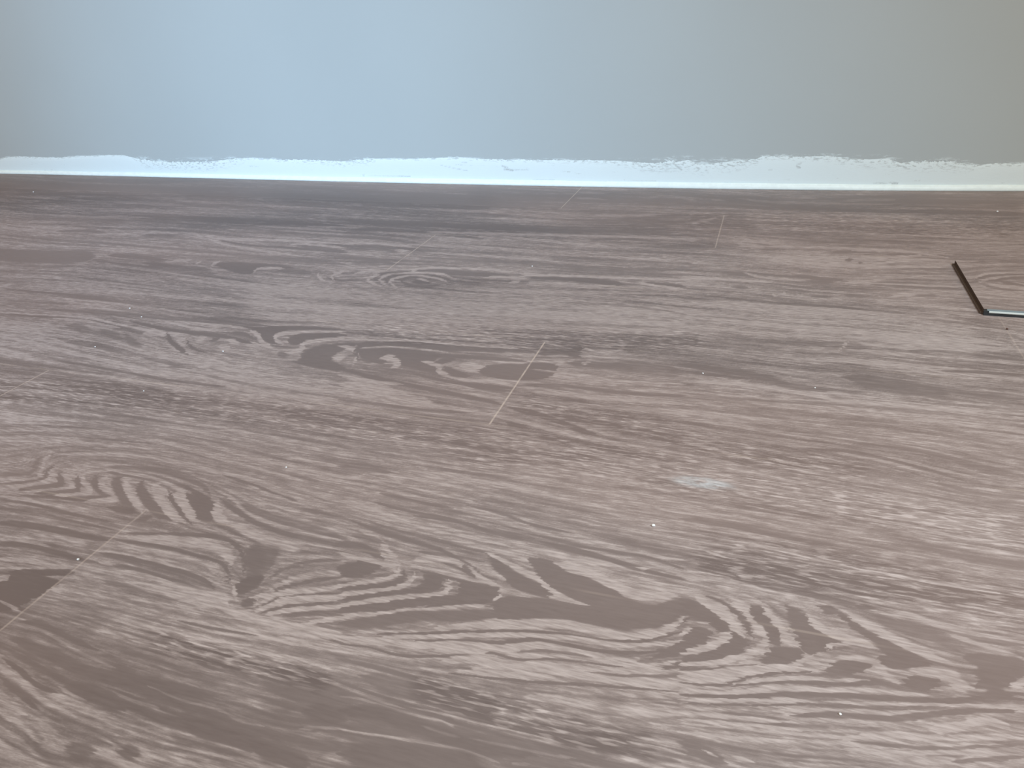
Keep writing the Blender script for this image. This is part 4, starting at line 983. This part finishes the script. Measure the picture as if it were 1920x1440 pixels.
# wall
zs = np.array([-0.03, 0.0, 0.02, 0.03, 0.036, 0.042, 0.048, 0.054, 0.06, 0.066, 0.072, 0.085, 0.12, 0.3, 0.8, 1.6, 2.5])
X2 = np.broadcast_to(bx[None, ::4], (len(zs), len(bx[::4]))); Z2 = np.broadcast_to(zs[:, None], X2.shape)
WV = np.stack([X2, np.broadcast_to(by[None, ::4], X2.shape), Z2], -1).reshape(-1, 3)
wall = mesh_np('wall_back', WV, grid_faces(len(zs), X2.shape[1]), wall_material('grey_blue_paint', False),
               dict(above=(Z2-bz[None, ::4]), smudge=np.broadcast_to(bs[None, ::4], X2.shape)), smooth=True)
wall['kind'] = 'structure'
# back side of the wall, so that it has depth
bk = wall.modifiers.new('thickness', 'SOLIDIFY'); bk.thickness = 0.10; bk.offset = -1
# filler band: a thin uneven sheet, a millimetre proud of the paint
rows = 26; fr = np.linspace(0, 1, rows)
X3 = np.broadcast_to(bx[None], (rows, len(bx))); Z3 = 0.004+(edge-0.004)[None]*fr[:, None]
th = 0.0014*(1-fr[:, None]**6)+0.0002+0.0003*smooth_noise(bx, 0.02, 7)[None]*(1-fr[:, None])
BV = np.stack([X3, by[None]-th, Z3], -1).reshape(-1, 3)
SCRAPES = [(0.9, 0.7, (748, 330, 770, 331)), (0.5, 0.5, (680, 328, 748, 330)), (0.9, 1.2, (942, 311, 952, 314)), (0.9, 1.6, (946, 317, 962, 319)), (0.6, 0.9, (960, 319, 992, 318)),
 (0.6, 0.5, (825, 309, 850, 315)), (0.6, 0.6, (850, 315, 878, 320)), (0.6, 0.6, (862, 303, 876, 305)), (0.5, 0.6, (776, 300, 792, 301.5)), (1.0, 0.6, (1637, 342.3, 1672, 342.8)), (1.0, 1.3, (1673, 343.2, 1682, 343.5)),
 (0.5, 0.5, (1715, 338, 1725, 338)), (0.6, 0.6, (1770, 308, 1825, 318)), (0.7, 0.8, (1190, 306, 1201, 308)), (0.8, 1.0, (1217, 308, 1224, 314)), (0.7, 1.2, (1240, 307, 1252, 312)), (0.8, 1.4, (1262, 306, 1278, 318)),
 (0.9, 1.2, (1494, 312, 1500, 314)), (0.7, 1.0, (1494, 308, 1502, 306)), (0.9, 0.6, (1380, 319, 1390, 319)), (0.9, 0.6, (1441, 319, 1448, 319)), (0.6, 0.7, (1262, 341.5, 1262, 342)), (0.7, 1.4, (1672, 299, 1677, 305)), (0.7, 1.2, (1820, 303, 1822, 308)),
 (0.5, 0.6, (1000, 337, 1040, 337)), (0.4, 0.5, (1150, 336, 1230, 339)), (0.4, 0.5, (1440, 338, 1480, 337))]
sc = np.zeros(Z3.shape)
for st_, w_, (a0, b0, a1, b1) in SCRAPES:
    (xa, za), (xb, zb) = edge_height(a0, b0), edge_height(a1, b1); w_ *= 0.0010
    m_ = (bx > min(xa, xb)-0.004) & (bx < max(xa, xb)+0.004)
    X_, Z_ = X3[:, m_], Z3[:, m_]; dx_, dz_ = xb-xa, zb-za; t_ = np.clip(((X_-xa)*dx_+(Z_-za)*dz_)/max(1e-12, dx_*dx_+dz_*dz_), 0, 1)
    sc[:, m_] = np.maximum(sc[:, m_], st_*np.clip(1.6-np.hypot(X_-xa-t_*dx_, Z_-za-t_*dz_)/w_, 0, 1))
band = mesh_np('trim_1', BV, grid_faces(rows, len(bx)), wall_material('white_filler', True),
               dict(scrape=sc, above=Z3-bz[None], smudge=np.broadcast_to(bs[None], X3.shape)), smooth=True)
band['kind'] = 'structure'; band['label'] = 'white filler smeared along the foot of the wall with a ragged brushed top edge'
# bead: rounded white strip where wall meets floor
BEAD = [(-0.0005, 0.0), (-0.0065, 0.0), (-0.0068, 0.0018), (-0.0060, 0.0045), (-0.0045, 0.0068), (-0.0025, 0.0082), (-0.0005, 0.0088)]
sb = bx[::8]; sy = wall_y(sb)
bh = 1+0.05*smooth_noise(sb, 0.05, 9)
hgt = np.interp(sb, [-1.7, -0.9, -0.4, 0.4], [0.9, 1.0, 1.2, 1.15])*bh
PV = np.stack([np.stack([sb, sy+d, z*hgt*1.0], -1) for d, z in BEAD], 0).reshape(-1, 3)
bead = mesh_np('baseboard_back', PV, grid_faces(len(BEAD), len(sb))[:, ::-1], paint_material('white_bead', tuple(min(0.93, c*1.09) for c in WHITE), 0.4, 0.4), smooth=True)
bead['kind'] = 'structure'; bead['label'] = 'thin rounded white bead where the wall meets the floor'

# ------------------------------------------------------------------ loose plank lying at the right
TH = 0.0066
(cx0, cx1), (cy0, cy1) = ray([1795, 1839.5], [487.5, 578.5], TH)
PX0 = (cx0+cx1)/2; PX1 = PX0+0.62; PYF, PYB = cy1, cy0
root = bpy.data.objects.new('loose_plank', None); scene.collection.objects.link(root); root.location = (PX0, (PYF+PYB)/2, 0)
root['label'] = 'loose wood-look plank lying at the right with dark cut end and shiny front edge with painted highlight'; root['category'] = 'plank'
root.empty_display_size = 0.05
def to_local(P): return np.asarray(P)-np.array([root.location.x, root.location.y, 0])
gx = np.concatenate([np.linspace(PX0, PX0+0.16, 220), np.linspace(PX0+0.165, PX1, 40)]); gyv = np.linspace(PYB, PYF, 150)
GX, GY = np.meshgrid(gx, gyv); u_, v_ = chart(GX, GY, TH)
pa = dict(cover=cover(u_, v_), grain=ragged(GRAIN, GX, GY, TH), pore=sample(PORE, u_, v_)*0.3, smear=np.zeros_like(GX), joint_a=np.full(GX.shape, 9.), joint_b=np.full(GX.shape, 9.), joint_strength=np.zeros_like(GX), plank_tint=np.full(GX.shape, 0.2))
TV = np.stack([GX, GY, np.full(GX.shape, TH)], -1).reshape(-1, 3)
mesh_np('wood_surface', to_local(TV), grid_faces(*GX.shape)[:, ::-1], WOOD, pa, parent=root)
def plain(name, col, rough, metal=0.0, spec=0.5):
    n = NT(name); geo = n.n('ShaderNodeNewGeometry').outputs['Position']
    v = n.noise(geo, (150, 60, 600), 2)
    n.l(n.mix(v, tuple(c*0.9 for c in col), tuple(min(1, c*1.1) for c in col)), n.b.inputs['Base Color'])
    n.b.inputs['Roughness'].default_value = rough; n.b.inputs['Metallic'].default_value = metal; n.b.inputs['Specular IOR Level'].default_value = spec
    return n.m
CORE = plain('fibre_core', (0.085, 0.058, 0.045), 0.9, 0, 0.1); EDGE = plain('edge_highlight', (0.78, 0.92, 1.0), 0.18, 0.0, 0.6); SHADE_BROWN = plain('brown_shade', (0.115, 0.085, 0.068), 0.9, 0, 0.1); BEVEL = plain('grey_bevel', (0.20, 0.25, 0.28), 0.35); DARK = plain('dark_lip', (0.02, 0.025, 0.03), 0.5)
def prism(name, prof, x0, x1, mat, smooth=False, caps=True):
    """profile of (y, z) extruded along the plank"""
    n = len(prof); P = [(x0, y, z) for y, z in prof]+[(x1, y, z) for y, z in prof]
    me = bpy.data.meshes.new(name); L = to_local(P)
    fs = [(i, (i+1) % n, n+(i+1) % n, n+i) for i in range(n)]+([tuple(range(n))[::-1], tuple(range(n, 2*n))] if caps else [])
    me.from_pydata([tuple(p) for p in L], [], fs); me.update(); me.materials.append(mat)
    import bmesh
    bm = bmesh.new(); bm.from_mesh(me); bmesh.ops.recalc_face_normals(bm, faces=bm.faces); bm.to_mesh(me); bm.free()
    if smooth: me.polygons.foreach_set('use_smooth', [len(p.vertices) == 4 for p in me.polygons])
    o = bpy.data.objects.new(name, me); scene.collection.objects.link(o); o.parent = root; return o
prism('core', [(PYF, 0.0004), (PYF, TH-0.0001), (PYB, TH-0.0001), (PYB, 0.0004)], PX0+0.0003, PX1, CORE)['label'] = 'dark brown cut end'
prism('end_shade_strip', [(PYF+0.0015, 0.0004), (PYF+0.0015, 0.0022), (PYB-0.001, 0.0022), (PYB-0.001, 0.0004)], PX0-0.0024, PX0+0.0003, SHADE_BROWN)['label'] = 'brown strip added as shadow beside the cut end'  # brown strip added to widen the shadow beside the plank end
# rounded edge along the front: white paints its highlight, black strip the shadow beneath
yf = PYF
prism('edge_bevel', [(yf, TH), (yf-0.0016, TH-0.0006), (yf-0.0018, TH-0.0016), (yf, TH-0.0016)], PX0+0.003, PX1, BEVEL)['label'] = 'blue-grey bevel along the top of the front edge'
prism('edge_strip', [(yf-0.0010, TH-0.0014), (yf-0.0022, TH-0.0015), (yf-0.0030, TH-0.0021), (yf-0.0032, TH-0.0028), (yf-0.0028, TH-0.0035), (yf-0.0010, TH-0.0038)], PX0+0.005, PX1, EDGE, True)['label'] = 'shiny lip of the front edge, its highlight painted white'
prism('lip_shadow', [(yf, TH-0.0037), (yf-0.0026, TH-0.0037), (yf-0.0026, 0.0014), (yf-0.0026, 0.0002), (yf, 0.0002)], PX0+0.001, PX1, DARK)['label'] = 'black strip painting the shadow under the front edge'
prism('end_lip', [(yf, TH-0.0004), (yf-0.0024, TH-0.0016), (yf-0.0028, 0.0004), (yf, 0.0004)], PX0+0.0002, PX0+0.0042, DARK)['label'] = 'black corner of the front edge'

# ------------------------------------------------------------------ crumbs
CRUMB = paint_material('white_plaster', (0.80, 0.84, 0.86), 0.5); GRIT = paint_material('dark_grit', (0.10, 0.05, 0.04), 0.8)
CR = [(1225, 987, 3.6, 'tiny round white plaster bead on open floor right of centre', 0),
 (1575, 1340, 3.0, 'white plaster crumb on floor near the bottom edge, right of centre', 0),
 (147, 1050, 2.6, 'white plaster crumb beside the angled plank joint at lower left', 0),
 (1870, 398, 2.0, 'white crumb at far right between loose plank and wall', 0),
 (419, 660, 2.0, 'white speck on the pale swirl of grain left of centre', 0),
 (244, 579, 1.8, 'white speck on dark grain at upper left of floor', 0),
 (266, 595, 1.4, 'faint white speck just right of a brighter one at upper left', 0),
 (270, 734, 1.6, 'pale speck right of the short joint at the left edge', 0),
 (179, 651, 1.5, 'pale speck above the short joint at the left edge', 0),
 (537, 877, 2.0, 'pale speck above the large knot on the left', 0),
 (998, 500, 1.6, 'pale speck on the far floor at mid width', 0),
 (1528, 728, 1.5, 'pale speck on smooth grey grain right of the centre joint', 0),
 (1318, 701, 1.8, 'pale sliver of plaster right of the centre joint', 0),
 (63, 361, 1.4, 'pale speck near the wall at far left', 0),
 (1888, 618, 2.2, 'dark brown grit crumb just below the loose plank', 1)]
def crumb_mesh(seed, r):
    rr = random.Random(seed); import bmesh
    bm = bmesh.new(); bmesh.ops.create_icosphere(bm, subdivisions=2, radius=1)
    dirs = [Vector((rr.gauss(0, 1), rr.gauss(0, 1), rr.gauss(0, 1))).normalized() for _ in range(6)]
    for v in bm.verts:
        s = 1-0.18*max(0, max(v.co.dot(d) for d in dirs)-0.75)*4+rr.uniform(-.04, .04)
        v.co = Vector((v.co.x*s*r*rr.uniform(.97, 1.03), v.co.y*s*r*0.9, v.co.z*s*r*0.75))
    zmin = min(v.co.z for v in bm.verts)
    for v in bm.verts: v.co.z -= zmin
    me = bpy.data.meshes.new('crumb'); bm.to_mesh(me); bm.free(); me.polygons.foreach_set('use_smooth', [True]*len(me.polygons)); return me
for i, (px, py, rp_, lab, dk) in enumerate(CR):
    X, Y = ray([px], [py]); X, Y = float(X[0]), float(Y[0])
    D = X*FW.x+Y*FW.y-CAM_H*FW.z; r = rp_*D/F_PX
    me = crumb_mesh(i, r); me.materials.append(GRIT if dk else CRUMB)
    o = bpy.data.objects.new('grit_crumb' if dk else 'plaster_crumb', me); scene.collection.objects.link(o); o.location = (X, Y, 0)
    o['label'] = lab; o['category'] = 'crumb'; 
    if not dk: o['group'] = 'plaster crumbs on the floor'
